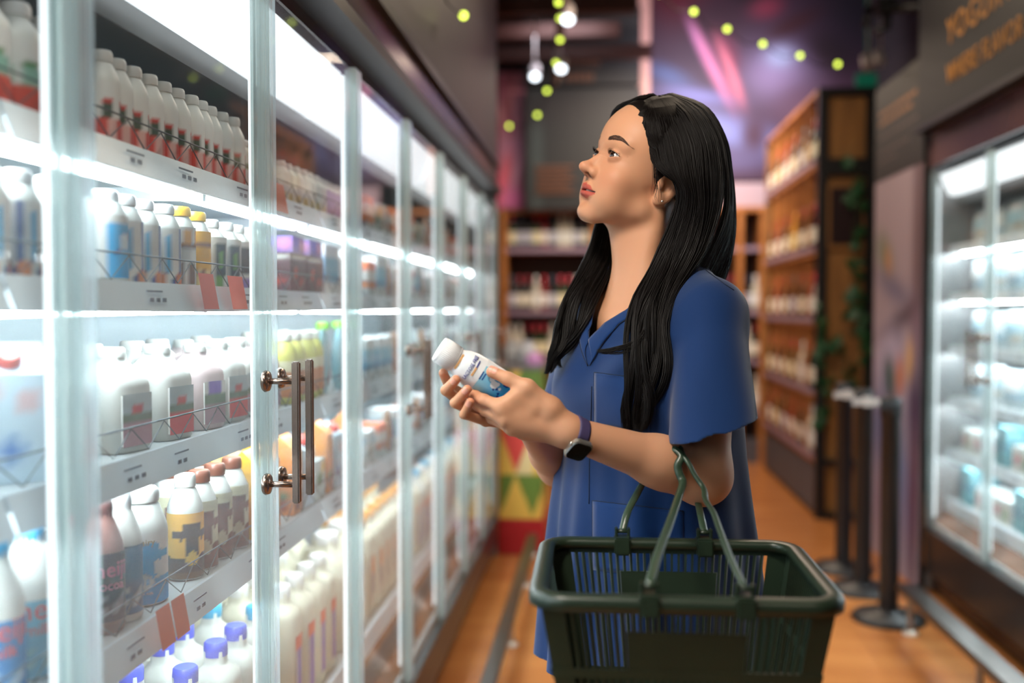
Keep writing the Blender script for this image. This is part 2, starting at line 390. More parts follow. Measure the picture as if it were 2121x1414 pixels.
# ceiling beams, track, spots and string lights
for k, (px, py, w) in enumerate(((1045, 20, .9), (1060, 70, .8), (1090, 115, 1.0))):
    p = C(px, py, 6.8 + k * .6)
    structure('ceiling_beam', MB().box((p.x - w, p.y - .05, p.z - .04), (p.x + w, p.y + .05, p.z + .06)), M('red_brown_beam', S(70, 34, 26), 0.6))
tr = MB(); a = C(1172, -60, 4.6); b = C(1150, 172, 7.6)
tr.tube([a, b], 0.028, 6)
o = tr.build('light_track', M('pale_track', S(120, 100, 92), 0.5)); tag(o, 'pale lighting track running away under the dark ceiling', 'track')
o['kind'] = 'thing'
SPOT = M('spot_body', S(180, 170, 170), 0.4); LENS = M('spot_lens', (0, 0, 0), 0.5, emit=(0.85, 0.93, 1), strength=5)
def spot(p, d=0.10, label='', face=(0, -.6, -.8), lit=True, rod=True):
    q = Vector(face).to_track_quat('Z', 'Y').to_matrix().to_4x4(); T = Matrix.Translation(p) @ q
    mb = MB(); mb.lathe([(.022, -.10), (.034, -.095), (.038, 0), (.034, 0.002)], 14, mtx=T); mb.tube([p, (p.x, p.y, 4.71 if rod else p.z + .08)], .006, 6)
    o = mb.build('spotlight', SPOT)
    if lit:
        MB().lathe([(.031, 0.003), (.031, .006)], 12, mtx=T).build('lens', LENS, o)
    tag(o, label, 'spotlight'); return o
spot(C(1176, 40, 5.2), label='white spotlight glowing beside the string lights near frame top')
spot(C(1162, 142, 6.6), label='small track spotlight lowest on the pale lighting track')
spot(C(1108, 158, 7.0), label='wide white spotlight hanging left of the track above the black sign')
spot(C(1824, 130, 6.4), label='pale pink ceiling spotlight above the black framed shelf', lit=False)
spot(C(1798, 138, 6.5), label='smaller dim spotlight beside the pale one above the wine shelf', lit=False)
p = C(1795, 165, 7.6); mbx = MB()
o = mbx.tube([(p.x, p.y + .015, p.z + .04), (p.x, p.y + .015, 4.71)], .005, 6).box((p.x - .08, p.y, p.z - .05), (p.x + .08, p.y + .03, p.z + .05), bevel=.008).build('exit_light', M('green_lamp', S(10, 60, 48), 0.5, emit=S(10, 120, 90), strength=0.25))
tag(o, 'small dim teal sign lamp hanging above the black framed shelf', 'lamp')
BULB = M('string_bulb', (0, 0, 0), 0.5, emit=S(205, 225, 80), strength=4.5)
WIRE = M('thin_black_wire', S(30, 30, 30), 0.6)
def string_lights(pts, label, group):
    wv = []
    for i in range(len(pts) - 1):
        for t in (0, .25, .5, .75): 
            q = pts[i].lerp(pts[i + 1], t); q.z -= .05 * math.sin(math.pi * t) - .014; wv.append(q)
    wv.append(pts[-1])
    root = MB().tube(wv, 0.003, 5).build('string_lights', WIRE); tag(root, label, 'string lights')
    for p in pts: MB().sphere((0, 0, 0), 0.014, 10).build('bulb', BULB, root, p)
string_lights([C(1162, -40, 4.4), C(1157, 5, 4.7), C(1160, 37, 5), C(1160, 82, 5.4), C(1152, 130, 5.8), C(1133, 188, 6.2), C(1113, 238, 6.6), C(1055, 261, 7.0)],
              'string of yellow-green fairy bulbs hanging down in front of the black signs', '')
string_lights([C(1365, -14, 4.6), C(1437, 24, 4.8), C(1506, 60, 5), C(1580, 91, 5.2), C(1657, 115, 5.4), C(1735, 133, 5.6)],
              'string of five yellow-green bulbs strung across the purple squid mural', '')
string_lights([Vector((-.50, .9, 2.3)), Vector((-.48, 1.5, 2.25)), Vector((-.47, 2.1, 2.32)), Vector((-.47, 2.7, 2.27)), Vector((-.47, 3.4, 2.33))],
              'string of yellow-green bulbs pinned along the cooler fascia', '')
# black bracket of pipes near the ceiling above the sign corner
a = C(1800, 20, 5.6); b = C(1915, 12, 5.2)
mb = MB(); mb.tube([a, b], .028, 8); mb.tube([b, b + Vector((0, 0, -.14))], .02, 8); mb.tube([a, a + Vector((-.02, 0, -.09))], .02, 8)
q = a.lerp(b, .35); mb.tube([q, q + Vector((0, 0, -.1)), q + Vector((-.07, 0, -.13))], .022, 8); mb.box(q - Vector((.06, .04, .03)), q + Vector((.04, .04, .05)))
mb.tube([b, (b.x, b.y, 4.71)], .012, 6)
tag(mb.build('ceiling_bracket', BLACK), 'black pipe bracket with small fittings hung by the YOGURT sign edge', 'bracket')

# ------------------------------------------------------------------ black framed wine shelf
g0 = onZ(1688, 1075, 0); XF = g0.x; YF = g0.y
xr = onY(1808, 900, YF).x; YB = yx(1584, XF)
ztop = onY(1688, 181, YF).z
wine = empty('wine_shelf', (XF, YF, 0)); tag(wine, 'tall wooden wine shelf with a black framed end and trailing ivy', 'shelf')
def wbox(name, mat, *bs, label=None):
    mb = MB()
    for a, b in bs: mb.box((a[0] - XF, a[1] - YF, a[2]), (b[0] - XF, b[1] - YF, b[2]))
    return mb.build(name, mat, wine, label=label)
fw = .055
wbox('frame', BLACK, ((XF, YF, 0), (XF + fw, YF + .05, ztop)), ((xr - fw, YF, 0), (xr, YF + .05, ztop)), ((XF + fw, YF, ztop - .05), (xr - fw, YF + .05, ztop)), ((XF + fw, YF, 0), (xr - fw, YF + .05, .04)),
     ((XF + fw, YF, onY(1688, 362, YF).z), (xr - fw, YF + .05, onY(1688, 328, YF).z)), ((XF + fw, YF, onY(1700, 965, YF).z), (xr - fw, YF + .05, onY(1700, 952, YF).z)), label='black frame posts and rails')
wbox('end_panel', WOOD_DIM, ((XF + .02, YF + .05, .04), (xr - .01, YF + .075, ztop - .02)))
wbox('side_board', WOOD_DIM, ((XF, YB - .02, 0), (xr, YB, ztop)), ((xr - .02, YF + .075, 0), (xr, YB - .02, ztop)))
za, zb = onY(1750, 515, YF).z, onY(1750, 378, YF).z
fr = wbox('picture_frame', WOOD_DIM, ((XF + .06, YF + .02, za), (xr - .06, YF + .045, zb)))
MB().box((.08, .010, za + .03), (xr - XF - .08, .0195, zb - .03)).build('dark_picture', M('dark_maroon', S(32, 12, 16), 0.4), fr)
shz = [onY(1690, y, YF).z for y in (332, 515, 664, 815, 950)]
SHELFP = M('lilac_price_strip', S(150, 130, 150), 0.5)
for z in shz:
    s_ = wbox('shelf', WOOD, ((XF, YF + .075, z - .04), (xr - .02, YB - .02, z)))
    MB().box((-.008, .08, z - .012), (0, YB - YF - .03, z + .022)).build('price_strip', SHELFP, s_)
nb = 6; L = (YB - .02 - YF - .075)
for k in range(1, nb): wbox('divider', WOOD, ((XF + .005, YF + .075 + L * k / nb - .012, shz[-1]), (xr - .02, YF + .075 + L * k / nb + .012, ztop - .02)))
wbox('top_board', WOOD, ((XF, YF + .075, ztop - .03), (xr, YB, ztop)))
for k in range(4):
    y0 = YF + .08 + L * k / 4
    d = wbox('drawer', GREY, ((XF + .01, y0 + .006, .03), (xr - .03, y0 + L / 4 - .008, shz[-1] - .05)))

# bottles of wine
def wine_bottle(glass, label_c, cap_c, nm='wine_bottle'):
    o = MB().lathe([(.030, 0), (.037, .006), (.037, .185), (.030, .215), (.015, .245), (.014, .262)], 12).build(nm, glass)
    MB().lathe([(.0145, .245), (.0155, .247), (.0155, .31), (.012, .312)], 10).build('cap', M('foil_%d%d%d' % tuple(int(c * 99) for c in cap_c), cap_c, 0.35), o)
    MB().lathe([(.0377, .055), (.0377, .155)], 12, cap0=False, cap1=False).build('paper_label', M('paper_%d%d%d' % tuple(int(c * 99) for c in label_c), label_c, 0.6), o)
    return o
DG = M('dark_glass', S(24, 22, 24), 0.15); GG = M('green_glass', S(30, 50, 26), 0.15); YG = M('amber_glass', S(180, 130, 50), 0.2); RG = M('red_glass', S(120, 20, 30), 0.2); CG = M('clear_bottle', S(200, 196, 180), 0.2)
wkinds = [(DG, S(226, 222, 206), S(150, 30, 50), 'dark wine bottle with white label and red cap'),
          (GG, S(238, 232, 196), S(200, 60, 80), 'green wine bottle with cream label and pink cap'),
          (YG, S(240, 224, 170), S(210, 140, 40), 'amber bottle with pale yellow label'),
          (RG, S(236, 230, 224), S(190, 40, 60), 'red glass bottle with white label'),
          (DG, S(196, 200, 214), S(60, 70, 90), 'dark bottle with grey-blue label and slate cap'),
          (CG, S(232, 236, 232), S(220, 220, 216), 'clear bottle with white label and white cap')]
wproto = [[wine_bottle(a, b, c), lab, False] for a, b, c, lab in wkinds]
def put_wine(k, loc, where, group):
    o, lab, used = wproto[k]
    if used: o = copy_tree(o)
    wproto[k][2] = True
    move_to(o, loc); tag(o, lab + ' ' + where, 'bottle', group)
random.seed(7)
names_w = ['top', 'second', 'third', 'fourth', 'lowest']
for si, z in enumerate(shz):
    for b in range(nb):
        for j in range(2):
            y = YF + .075 + L * (b + .28 + .45 * j) / nb
            put_wine(random.choice([0, 0, 1, 2, 3, 4, 5]), (XF + .05, y, z + .001), 'in %s row of tall wine shelf' % names_w[si], 'wine bottles on the tall wooden shelf')

# wooden wine wall at the very back
YW = 8.7
def backz(py): return onY(1120, py, YW).z
x0, x1 = onY(1038, 640, YW).x, onY(1588, 640, YW).x
rack = empty('back_wall_rack', (x0, YW, 0)); tag(rack, 'wide wooden bottle rack across the back of the shop', 'rack')
def rbox(name, mat, *bs):
    mb = MB()
    for a, b in bs: mb.box((a[0] - x0, a[1], a[2]), (b[0] - x0, b[1], b[2]))
    return mb.build(name, mat, rack)
zs = [backz(p) for p in (436, 515, 645, 745, 850)]
rbox('back_board', M('dark_backing', S(50, 26, 24), 0.7), ((x0, .27, 0), (x1, .29, zs[0])))
rbox('top_board', WOOD, ((x0, 0, zs[0] - .02), (x1, .28, zs[0] + .02)))
for k, z in enumerate(zs[1:]):
    s_ = rbox('shelf', WOOD, ((x0, .01, z - .035), (x1, .27, z)))
    MB().box((.0, 0, z - .03), (x1 - x0, .01, z + .01)).build('price_strip', SHELFP, s_)
for px in (1043, 1230, 1410, 1532, 1580):
    x = onY(px, 640, YW).x; rbox('post', WOOD, ((x - .025, -.01, 0), (x + .025, .27, zs[0])))
rbox('plinth_cabinet', GREY, ((x0, .02, 0), (x1, .27, backz(905))))
random.seed(3)
rn = ['topmost', 'second', 'third', 'lowest']
for si, z in enumerate(zs[1:]):
    for px in list(range(1058, 1225, 17)) + list(range(1500, 1578, 17)):
        if px > 1480 and z > 1.6: continue
        x = onY(px, 640, YW).x
        if abs(px - 1532) < 9: continue
        put_wine(random.choice([0, 1, 3, 5, 4, 5, 0]), (x, YW + .07, z + .001), 'in %s row of back rack' % rn[si], 'bottles on the back wall rack')

# ------------------------------------------------------------------ ivy on the shelf end
LEAF = M('ivy_leaf', S(30, 74, 40), 0.5)
def ivy(px, py0, py1, label, n, seed, wid=.05):
    random.seed(seed); a = onY(px, py0, YF - .03); b = onY(px, py1, YF - .03)
    pts = [a.lerp(b, t / 10) + Vector((random.uniform(-.03, .03), random.uniform(-.01, .01), 0)) for t in range(11)]
    root = MB().tube(pts, .004, 5).build('hanging_ivy', M('ivy_stem', S(50, 60, 30), 0.7)); tag(root, label, 'plant')
    mb = MB()
    for k in range(n):
        t = random.random(); p = a.lerp(b, t) + Vector((random.uniform(-wid, wid), random.uniform(-.02, .01), 0)); s_ = random.uniform(.026, .05)
        E = Matrix.Translation(p) @ Euler((random.uniform(-.5, .5), random.uniform(-.6, .6), random.uniform(-.9, .9))).to_matrix().to_4x4()
        mb.add([(0, 0, s_), (-s_ * .7, -.004, s_ * .35), (-s_ * .85, .002, -s_ * .3), (0, -.012, -s_), (s_ * .85, .002, -s_ * .3), (s_ * .7, -.004, s_ * .35), (0, -.014, 0)],
               [(0, 1, 6), (1, 2, 6), (2, 3, 6), (3, 4, 6), (4, 5, 6), (5, 0, 6)], None, True, E)
    mb.build('leaves', LEAF, root)
ivy(1772, 330, 520, 'ivy strand hanging in front of the dark picture on shelf end', 12, 1)
ivy(1768, 540, 700, 'ivy clump spreading over the middle of the wooden shelf end', 20, 2, .07)
ivy(1745, 690, 800, 'ivy strand hanging just above the black barrier posts', 8, 3, .08)
ivy(1702, 620, 880, 'ivy strand trailing down the black corner post of wine shelf', 22, 4, .035)
ivy(1792, 690, 860, 'thin ivy strand beside the lilac printed board edge', 6, 5, .03)

# ------------------------------------------------------------------ barrier posts
POST = M('black_post', S(13, 14, 17), 0.45)
def barrier(cx, cy, label, belt):
    root = empty('barrier_post', (cx, cy, 0)); tag(root, label, 'barrier post', 'black queue barrier posts')
    MB().lathe([(.150, 0), (.153, .012), (.14, .026), (.05, .04), (.034, .05)], 32).build('base', POST, root)
    MB().lathe([(.040, .04), (.040, .87), (.045, .872), (.045, .945), (.038, .955), (.012, .957)], 18).build('pole', POST, root)
    mb = MB(); mb.box((-.065, -.052, .885), (.060, -.046, .915)); mb.box((-.020, -.058, .88), (.020, -.040, .925))
    if belt: mb.build('belt_clip', M('white_belt', S(196, 186, 180), 0.5), root)
    return root
for (px, py, lab, belt) in ((1746, 1180, 'black barrier post deepest of the three beside the ivy', True), (1786, 1224, 'black barrier post standing between the other two posts', True),
                      (1840, 1283, 'black barrier post nearest the bumper rail with the round base in view', False)):
    g = onZ(px, py, 0); barrier(g.x, g.y, lab, belt)

# ------------------------------------------------------------------ bumper rails with feet
def bumper(x, y0, y1, legs, z, label, up, w=.05):
    root = empty('bumper_rail', (x, y0, 0)); tag(root, label, 'rail')
    MB().box((-w / 2, 0, z - .03), (w / 2, y1 - y0, z), bevel=.006).build('rail', STEEL_DARK, root)
    for y in legs:
        l = MB().lathe([(.013, .012), (.013, z - .03)], 12).build('leg', STEEL, root, (0, y - y0, 0))
        MB().lathe([(.03, 0), (.03, .008), (.014, .014)], 14).build('foot', M('pale_steel', S(200, 192, 180), 0.3, 0.6), l)
fl = [onZ(px, py, 0) for px, py in ((1057, 1335), (1085, 1213))]
xl = fl[0].x; dy = fl[1].y - fl[0].y
bumper(xl, .3, 5.2, [fl[0].y - 2 * dy, fl[0].y - dy, fl[0].y, fl[1].y, fl[1].y + dy * .7], .15, 'long low steel bumper rail in front of the cooler doors', .15)
fr_ = onZ(1885, 1312, 0)
bumper(fr_.x, 1.2, fr_.y + .05, [fr_.y - 1.5, fr_.y - .75, fr_.y], .195, 'low steel bumper rail in front of the freezer', .19, .09)

# ------------------------------------------------------------------ triangle patterned display stand
g = onZ(1122, 1150, 0); xa, xb, yd = -0.545, g.x, g.y
disp = empty('display_stand', ((xa + xb) / 2, yd, 0)); tag(disp, 'display stand with red, green and yellow triangle print beyond the cooler end', 'display')
RED, GRN, YEL, ORG, CRM = S(206, 62, 54), S(96, 122, 44), S(226, 184, 82), S(222, 150, 60), S(226, 206, 150)
def tri(u, v):
    r = int(v * 3.4); fy = (v * 3.4) % 1; fx = (u * 1.3 + .5 * (r % 2)) % 1
    w = abs(fx - .5) * 2
    if fy > 1 - w * .95: return (GRN, RED, GRN, YEL)[r % 4]
    return (YEL, CRM if fx < .5 else YEL, ORG, GRN)[r % 4]
w2 = (xb - xa) / 2; zt = onY(1080, 765, yd).z
mb = MB(); mb.box((-w2, .002, .14), (w2, .5, zt), YEL)
mb.grid(lambda u, v: (-w2 + 2 * w2 * u, 0, .20 + (zt - .2) * v), 30, 80, tri, smooth=False)
mb.grid(lambda u, v: (w2 + .002, .5 * u, .20 + (zt - .2) * v), 30, 80, tri, smooth=False)
mb.build('printed_body', PAINT, disp)
MB().box((-w2 - .01, -.012, 0.0), (w2 + .012, .51, .195), bevel=.01).build('red_base', M('red_base', S(160, 24, 30), 0.45), disp, label='dark red base box')
MB().box((-w2 - .01, -.01, zt), (w2 + .01, .51, zt + .02)).build('top_shelf', M('display_top', S(120, 110, 110), .5), disp)
for k, (px, dy_, c, nm, lab) in enumerate(((1058, .12, S(196, 198, 200), 'sack', 'grey-white sack sitting on the display stand'), (1092, .10, S(214, 214, 216), 'sack', 'white sack beside the pink packet on the display stand'), (1108, .03, S(214, 150, 196), 'packet', 'small pink packet on the display stand edge'))):
    p = onY(px, 700, yd + dy_ + .05); mb = MB(); h = .13 if k < 2 else .07
    mb.lathe([(.04, 0), (.06, .02), (.062, h * .7), (.035, h * .9), (.045, h)], 14, sq=.3, sx=.8, sy=.6)
    tag(mb.build(nm, M('pack_%d' % k, c, .45), None, (p.x if k != 2 else p.x, yd + dy_ + .05, zt + .02)), lab, 'package')
# ------------------------------------------------------------------ glass door coolers
PANE = glass_material('door_glass', (0.985, 0.995, 0.995), 0.0, 1.2, film=0.028)
STRIP = glass_material('clear_door_edge', (0.86, 0.93, 0.95), 0.08, 1.45, film=0.38)
STRIP_G = glass_material('grey_door_edge', (0.72, 0.80, 0.78), 0.10, 1.45, film=0.42)
RAILC = M('pale_blue_price_rail', S(208, 226, 236), 0.35)
SHELFM = M('cooler_shelf_white', S(196, 208, 212), 0.35)
WIREM = M('grey_wire', S(84, 92, 96), 0.4, 0.6)
INNER = M('cooler_back_panel', S(186, 204, 212), 0.35, 0.2)
PROM = M('promo_red_tag', S(228, 106, 84), 0.5)
TUBE = M('cooler_tube', (0, 0, 0), 0.5, emit=(0.88, 0.97, 1.0), strength=44.0)
MULL = M('mullion_led', (0, 0, 0), 0.5, emit=(0.88, 0.97, 1.0), strength=1.8)
DIFF = M('cooler_light_box', (0.8, 0.8, 0.8), 0.4, emit=(0.88, 0.96, 1.0), strength=1.4)
SZ = [1.55, 1.364, 1.124, 0.885]; DECK = 0.44

def cooler(X, side, y0, doors, dw, label, handles=True, tags=(), lightbox=True, topz=1.862, botz=0.25, zs=SZ, deck=DECK, ends=(False, False)):
    """side +1: doors face +x. y0 is the near end; local origin at the door plane on the floor"""
    L = dw * doors
    root = empty('glass_door_cooler', (X, y0, 0)); tag(root, label, 'cooler')
    B = lambda mb, xa, xb, ya, yb, za, zb, **k: mb.box((side * xa, ya, za), (side * xb, yb, zb), **k)
    B(MB(), -.62, -.02, 0, L, 0.02, botz - .02).build('base', M('cooler_base_dark', S(52, 40, 36), 0.22, 0.5), root)
    mb = MB(); B(mb, -.02, .012, 0, L, botz - .035, botz - .004); B(mb, -.02, .004, 0, L, .10, botz - .04); mb.build('bumper_trim', M('black_rubber_trim', S(34, 34, 36), 0.3), root)
    B(MB(), -.64, -.62, 0, L, botz, topz).build('back_panel', INNER, root)
    mb = MB(); B(mb, -.62, -.08, 0, L, topz, topz + .06); mb.build('canopy', M('canopy_grey', S(96, 96, 98), 0.4, 0.3), root)
    if lightbox:
        mb = MB(); mb.add([(side * -.03, 0.01, topz - .005), (side * -.03, L - .01, topz - .005), (side * -.075, L - .01, topz - .10), (side * -.075, 0.01, topz - .10),
                           (side * -.12, .01, topz - .005), (side * -.12, L - .01, topz - .005), (side * -.12, L - .01, topz - .10), (side * -.12, .01, topz - .10)],
                          [(0, 1, 2, 3), (4, 5, 1, 0), (5, 4, 7, 6), (3, 2, 6, 7), (0, 3, 7, 4), (1, 5, 6, 2)])
        mb.build('light_box', DIFF, root)
        mb = MB(); B(mb, -.30, -.12, 0, L, topz - .13, topz - .118); B(mb, -.125, -.115, 0.0, L, topz - .14, topz - .10); mb.build('air_baffle', M('baffle_steel', S(110, 112, 112), 0.3, 0.5), root)
        mb = MB(); B(mb, -.55, -.50, 0, L, topz - .20, topz - .17); mb.build('upper_ledge', M('baffle_steel'), root)
    mb = MB(); B(mb, -.62, -.10, 0, L, deck - .02, deck); B(mb, -.10, -.02, 0, L, botz, botz + .02); mb.build('deck', SHELFM, root)
    mb = MB(); mb.add([(side * -.085, 0, deck - .055), (side * -.085, L, deck - .055), (side * -.03, L, botz + .02), (side * -.03, 0, botz + .02)], [(0, 1, 2, 3)])
    mb.build('inner_kick_plate', M('inner_kick_steel', S(186, 150, 128), 0.25, 0.6), root)
    mb = MB(); B(mb, -.092, -.08, 0, L, deck - .05, deck + .012); mb.build('price_rail', RAILC, root)
    if ends[0] or ends[1]:
        for e, yy in ((0, -.02), (1, L)):
            if ends[e]: B(MB(), -.64, .0, yy, yy + .02, 0.02, topz + .06).build('end_panel', M('end_panel_steel', S(150, 150, 150), .35, .5), root)
    for si, z in enumerate(zs):
        mb = MB(); B(mb, -.56, -.09, 0, L, z - .016, z)
        for k in range(int(L / .6) + 1): B(mb, -.62, -.11, max(0, min(L - .012, k * .6)), max(0, min(L - .012, k * .6)) + .012, z - .04, z - .016)
        sh = mb.build('shelf', SHELFM, root)
        mb = MB(); mb.add([(side * -.088, 0.004, z + .004), (side * -.088, L - .004, z + .004), (side * -.072, L - .004, z - .038), (side * -.072, .004, z - .038),
                           (side * -.094, 0.004, z + .004), (side * -.094, L - .004, z + .004), (side * -.078, L - .004, z - .038), (side * -.078, .004, z - .038)],
                          [(3, 2, 1, 0), (4, 5, 6, 7), (0, 1, 5, 4), (7, 6, 2, 3), (0, 4, 7, 3), (1, 2, 6, 5)])
        mb.build('price_rail', RAILC, sh)
        random.seed(int(y0 * 10) + si); pm = MB()     # small printed price marks
        y = .08
        while y < L - .1:
            for k in range(random.choice((2, 3))): pm.box((side * -.0745, y + k * .02, z - .024), (side * -.0735, y + k * .02 + .012, z - .018))
            pm.box((side * -.0795, y, z - .010), (side * -.0785, y + .05, z - .0075)); y += random.uniform(.14, .26)
        pm.build('price_print', M('price_ink', S(110, 122, 140), .6), sh)
        mb = MB(); x_ = side * -.098; pts = []
        n = int(L / .05)
        for k in range(n + 1): pts.append((x_, L * k / n, z + (.006 if k % 2 else .040)))
        mb.tube(pts, .0011, 4); mb.tube([(x_, 0, z + .042), (x_, L, z + .042)], .0014, 4)
        mb.build('wire_guard', WIREM, sh)
        mb = MB(); mb.tube([(side * -.135, .03, z - .034), (side * -.135, L - .03, z - .034)], .009, 8); mb.build('tube_light', TUBE, sh)
        for (tsi, ty, c, w) in tags:
            if tsi != si: continue
            mb = MB(); mb.add([(side * -.070, ty, z + .022), (side * -.070, ty + w, z + .022), (side * -.060, ty + w, z - .034), (side * -.060, ty, z - .034)], [(3, 2, 1, 0), (0, 1, 2, 3)])
            mb.build('price_tag', M('tag_' + c, S(*dict(red=(226, 104, 88), orange=(232, 130, 104), white=(206, 214, 226))[c]), .5), sh, label=c + ' promotion tag clipped on the rail')
    for d in range(doors + 1):
        yy = min(max(d * dw, .012), L - .012); mb = MB(); B(mb, -.030, -.024, yy - .004, yy + .004, botz + .05, topz - .05); mb.build('mullion_light', MULL, root)
    for d in range(doors):
        ya, yb = y0 * 0 + d * dw + .005, (d + 1) * dw - .005
        mb = MB(); B(mb, -.006, 0, ya + .021, yb - .021, botz + .004, topz - .004)
        do = mb.build('glass_door', PANE, root)
        for e, (p, q, mt) in enumerate(((ya, ya + .021, STRIP), (yb - .021, yb, STRIP_G))):
            mb = MB(); B(mb, -.014, .008, p, q, botz + .004, topz + .004, bevel=.003); B(mb, -.02, -.0141, p + .006, q - .006, botz + .01, topz); mb.build('edge_strip', mt, do)
        if handles:
            hy = (yb - .032) if d % 2 == 0 else (ya + .032)
            mb = MB(); B(mb, .052, .064, hy - .007, hy + .007, 1.015, 1.245, bevel=.002)
            for hz in (1.045, 1.213):
                mb.tube([(side * .0, hy, hz), (side * .055, hy, hz)], .005, 8)
                mb.lathe([(.016, 0), (.018, .003), (.016, .009), (.006, .011)], 16, mtx=Matrix.Translation((side * .004, hy, hz)) @ Matrix.Rotation(side * math.pi / 2, 4, 'Y'))
            mb.build('handle', M('handle_steel', S(150, 132, 122), 0.25, 0.9), do, label='steel bar handle on two round knobs')
    return root
CX = -0.55
for k, (lab, dn, tg) in enumerate((
    ('lit glass door cooler cut off by the frame edge, whose far door shows red-cap carton', 2, ()),
    ('lit glass door cooler holding the cow print bottles, nearest pair of steel handles', 2, ((0, .74, 'orange', .16), (1, .48, 'red', .06), (1, .60, 'red', .07), (3, .32, 'orange', .045), (3, .37, 'orange', .045))),
    ('lit glass door cooler behind the held bottle with the second pair of handles', 2, ((2, .3, 'white', .1),)),
    ('lit glass door cooler, third along, seen through hazy reflections', 2, ()),
    ('shorter end cooler of the lit row beside the display stand', 1, ()))):
    cooler(CX, 1, -.19 + 1.2 * k, dn, .6, lab, True, tg, ends=(False, k == 4))
FX = 1.53
cooler(FX, -1, 4.80 - .685 * 4, 4, .685, 'glass door freezer beneath the black YOGURT sign', True, (), zs=[1.62, 1.40, 1.16, .92, .68], topz=1.955, botz=.31, deck=.44, ends=(False, True))

# ------------------------------------------------------------------ dairy products
def wrap(mb, r, z0, z1, a0, a1, fn, nu=16, nv=12, sq=0.0, sx=1.0, sy=1.0):
    def p(u, v):
        a = a0 + (a1 - a0) * u; ca, sa = math.cos(a), math.sin(a)
        if sq: q = (abs(ca) ** (2 + sq * 6) + abs(sa) ** (2 + sq * 6)) ** (-1 / (2 + sq * 6)); ca *= q; sa *= q
        return (r * ca * sx, r * sa * sy, z0 + (z1 - z0) * v)
    mb.grid(p, nu, nv, fn); return mb
PI = math.pi
MILK = M('milk_white_plastic', S(236, 240, 234), 0.35); CREAM = M('cream_plastic', S(236, 234, 210), 0.4)
def bottle(nm, h, r, body, capc, fn=None, lab=(.08, .72), sq=0.0, neck=.45, capr=.5, shoulder=.68, arc=(-PI, PI), capname='cap', nu=20, nv=12):
    rn = r * neck; ch = h * .12 if h < .2 else .026
    o = MB().lathe([(r * .9, 0), (r, h * .02), (r, h * shoulder * .5), (r, h * shoulder), (r * .93, h * (shoulder + .06)), (rn * 1.15, h * .85), (rn, h * .87), (rn, h - ch * .6)], 20, sq=sq).build(nm, body)
    rc = r * capr
    MB().lathe([(rc, h - ch), (rc * 1.02, h - ch * .5), (rc * .98, h - .003), (rc * .85, h)], 16).build(capname, M('cap_%d_%d_%d' % tuple(int(c * 99) for c in capc), capc, .35), o)
    if fn: wrap(MB(), r + .0006, h * lab[0], h * lab[1], arc[0], arc[1], fn, nu, nv, sq).build('printed_label', PAINT, o)
    return o
def inv(c): return c
W = S(238, 240, 236)
def f_red(u, v):
    if v < .34: return S(226, 70, 56) if (u * 22) % 1 < .8 else S(240, 190, 180)
    if v < .72 and .2 < (u * 4) % 1 < .62: return S(60, 84, 66) if v < .6 else S(206, 60, 50)
    return W
f_redbig = lambda u, v: S(226, 84, 66) if v < .40 else (S(150, 200, 180) if v < .62 and (u * 5) % 1 < .6 else (S(90, 140, 80) if v < .7 and (u * 5) % 1 < .3 else W))
def f_bluetext(u, v):
    t = (u * 4) % 1
    if v < .2: return S(222, 130, 70) if .2 < t < .7 else S(40, 70, 140) if t < .8 and v < .1 else W
    if .30 < t < .55: return S(52, 92, 160) if (v * 16) % 1 < .7 else S(110, 150, 200)
    if .62 < t < .95 and .2 < v: return S(60, 176, 226) if v < .85 else W
    return W
def f_blue(u, v):
    t = (u * 2) % 1
    if t < .5:
        c = S(54, 178, 236) if v < .9 else W
        if abs(t - .25) < .08 and abs(v - .55) < .12: c = S(220, 240, 250)
        if ((t - .12) ** 2 * 9 + (v - .4) ** 2) < .006 or ((t - .4) ** 2 * 9 + (v - .7) ** 2) < .005: c = S(30, 60, 150)
        return c
    return W if not (.6 < t < .7 and v < .9) else S(60, 100, 170)
f_yel = lambda u, v: S(120, 76, 50) if .72 < v < .78 or (.1 < v < .3 and (u * 9) % 1 < .4) else S(234, 178, 62) if v > .3 else S(240, 214, 150)
f_choc = lambda u, v: S(116, 70, 46) if .6 < v < .7 or (v < .35 and (u * 8) % 1 < .5) else S(226, 160, 60) if .7 < v < .95 and (u * 7) % 1 < .6 else W
f_green = lambda u, v: (S(44, 62, 70) if .2 < v < .9 and .25 < (u * 3) % 1 < .75 else (S(90, 140, 60) if v < .25 and .3 < (u * 3) % 1 < .6 else W)) if not (.35 < v < .75 and .42 < (u * 3) % 1 < .55) else S(110, 160, 80)
f_greenp = lambda u, v: S(40, 52, 58) if .3 < v < .9 and .2 < (u * 3) % 1 < .8 else (S(150, 130, 200) if v < .25 and .3 < (u * 3) % 1 < .7 else W)
def cow(bg, ink, face, base):
    def f(u, v):
        x = (u - .5) * 5.4; y = v
        top = .36 + .06 * math.sin(x * 3)
        c = ink if y < top - .02 + .04 * math.sin(u * 19) else bg
        if abs(x) < .62 - 1.0 * abs(y - .66) and .30 < y < .86: c = ink
        if .62 < y < .74 and .3 < abs(x) < .95: c = ink           # ears
        if (abs(x) - .42) ** 2 * 2 + (y - .50) ** 2 < .016: c = bg
        if x * x * .5 + (y - .31) ** 2 * 3 < .04: c = face          # muzzle
        if (abs(x) - .1) ** 2 * 3 + (y - .31) ** 2 * 3 < .0035: c = ink
        if y < .11: c = base
        return c
    return f
f_cowblue = cow(W, S(10, 160, 222), S(230, 236, 236), S(10, 156, 220))
f_cowyel = cow(S(240, 186, 80), S(60, 52, 48), S(230, 190, 90), S(90, 70, 50))
f_cowbrown = cow(S(216, 212, 180), S(112, 66, 54), S(208, 200, 166), S(100, 58, 48))
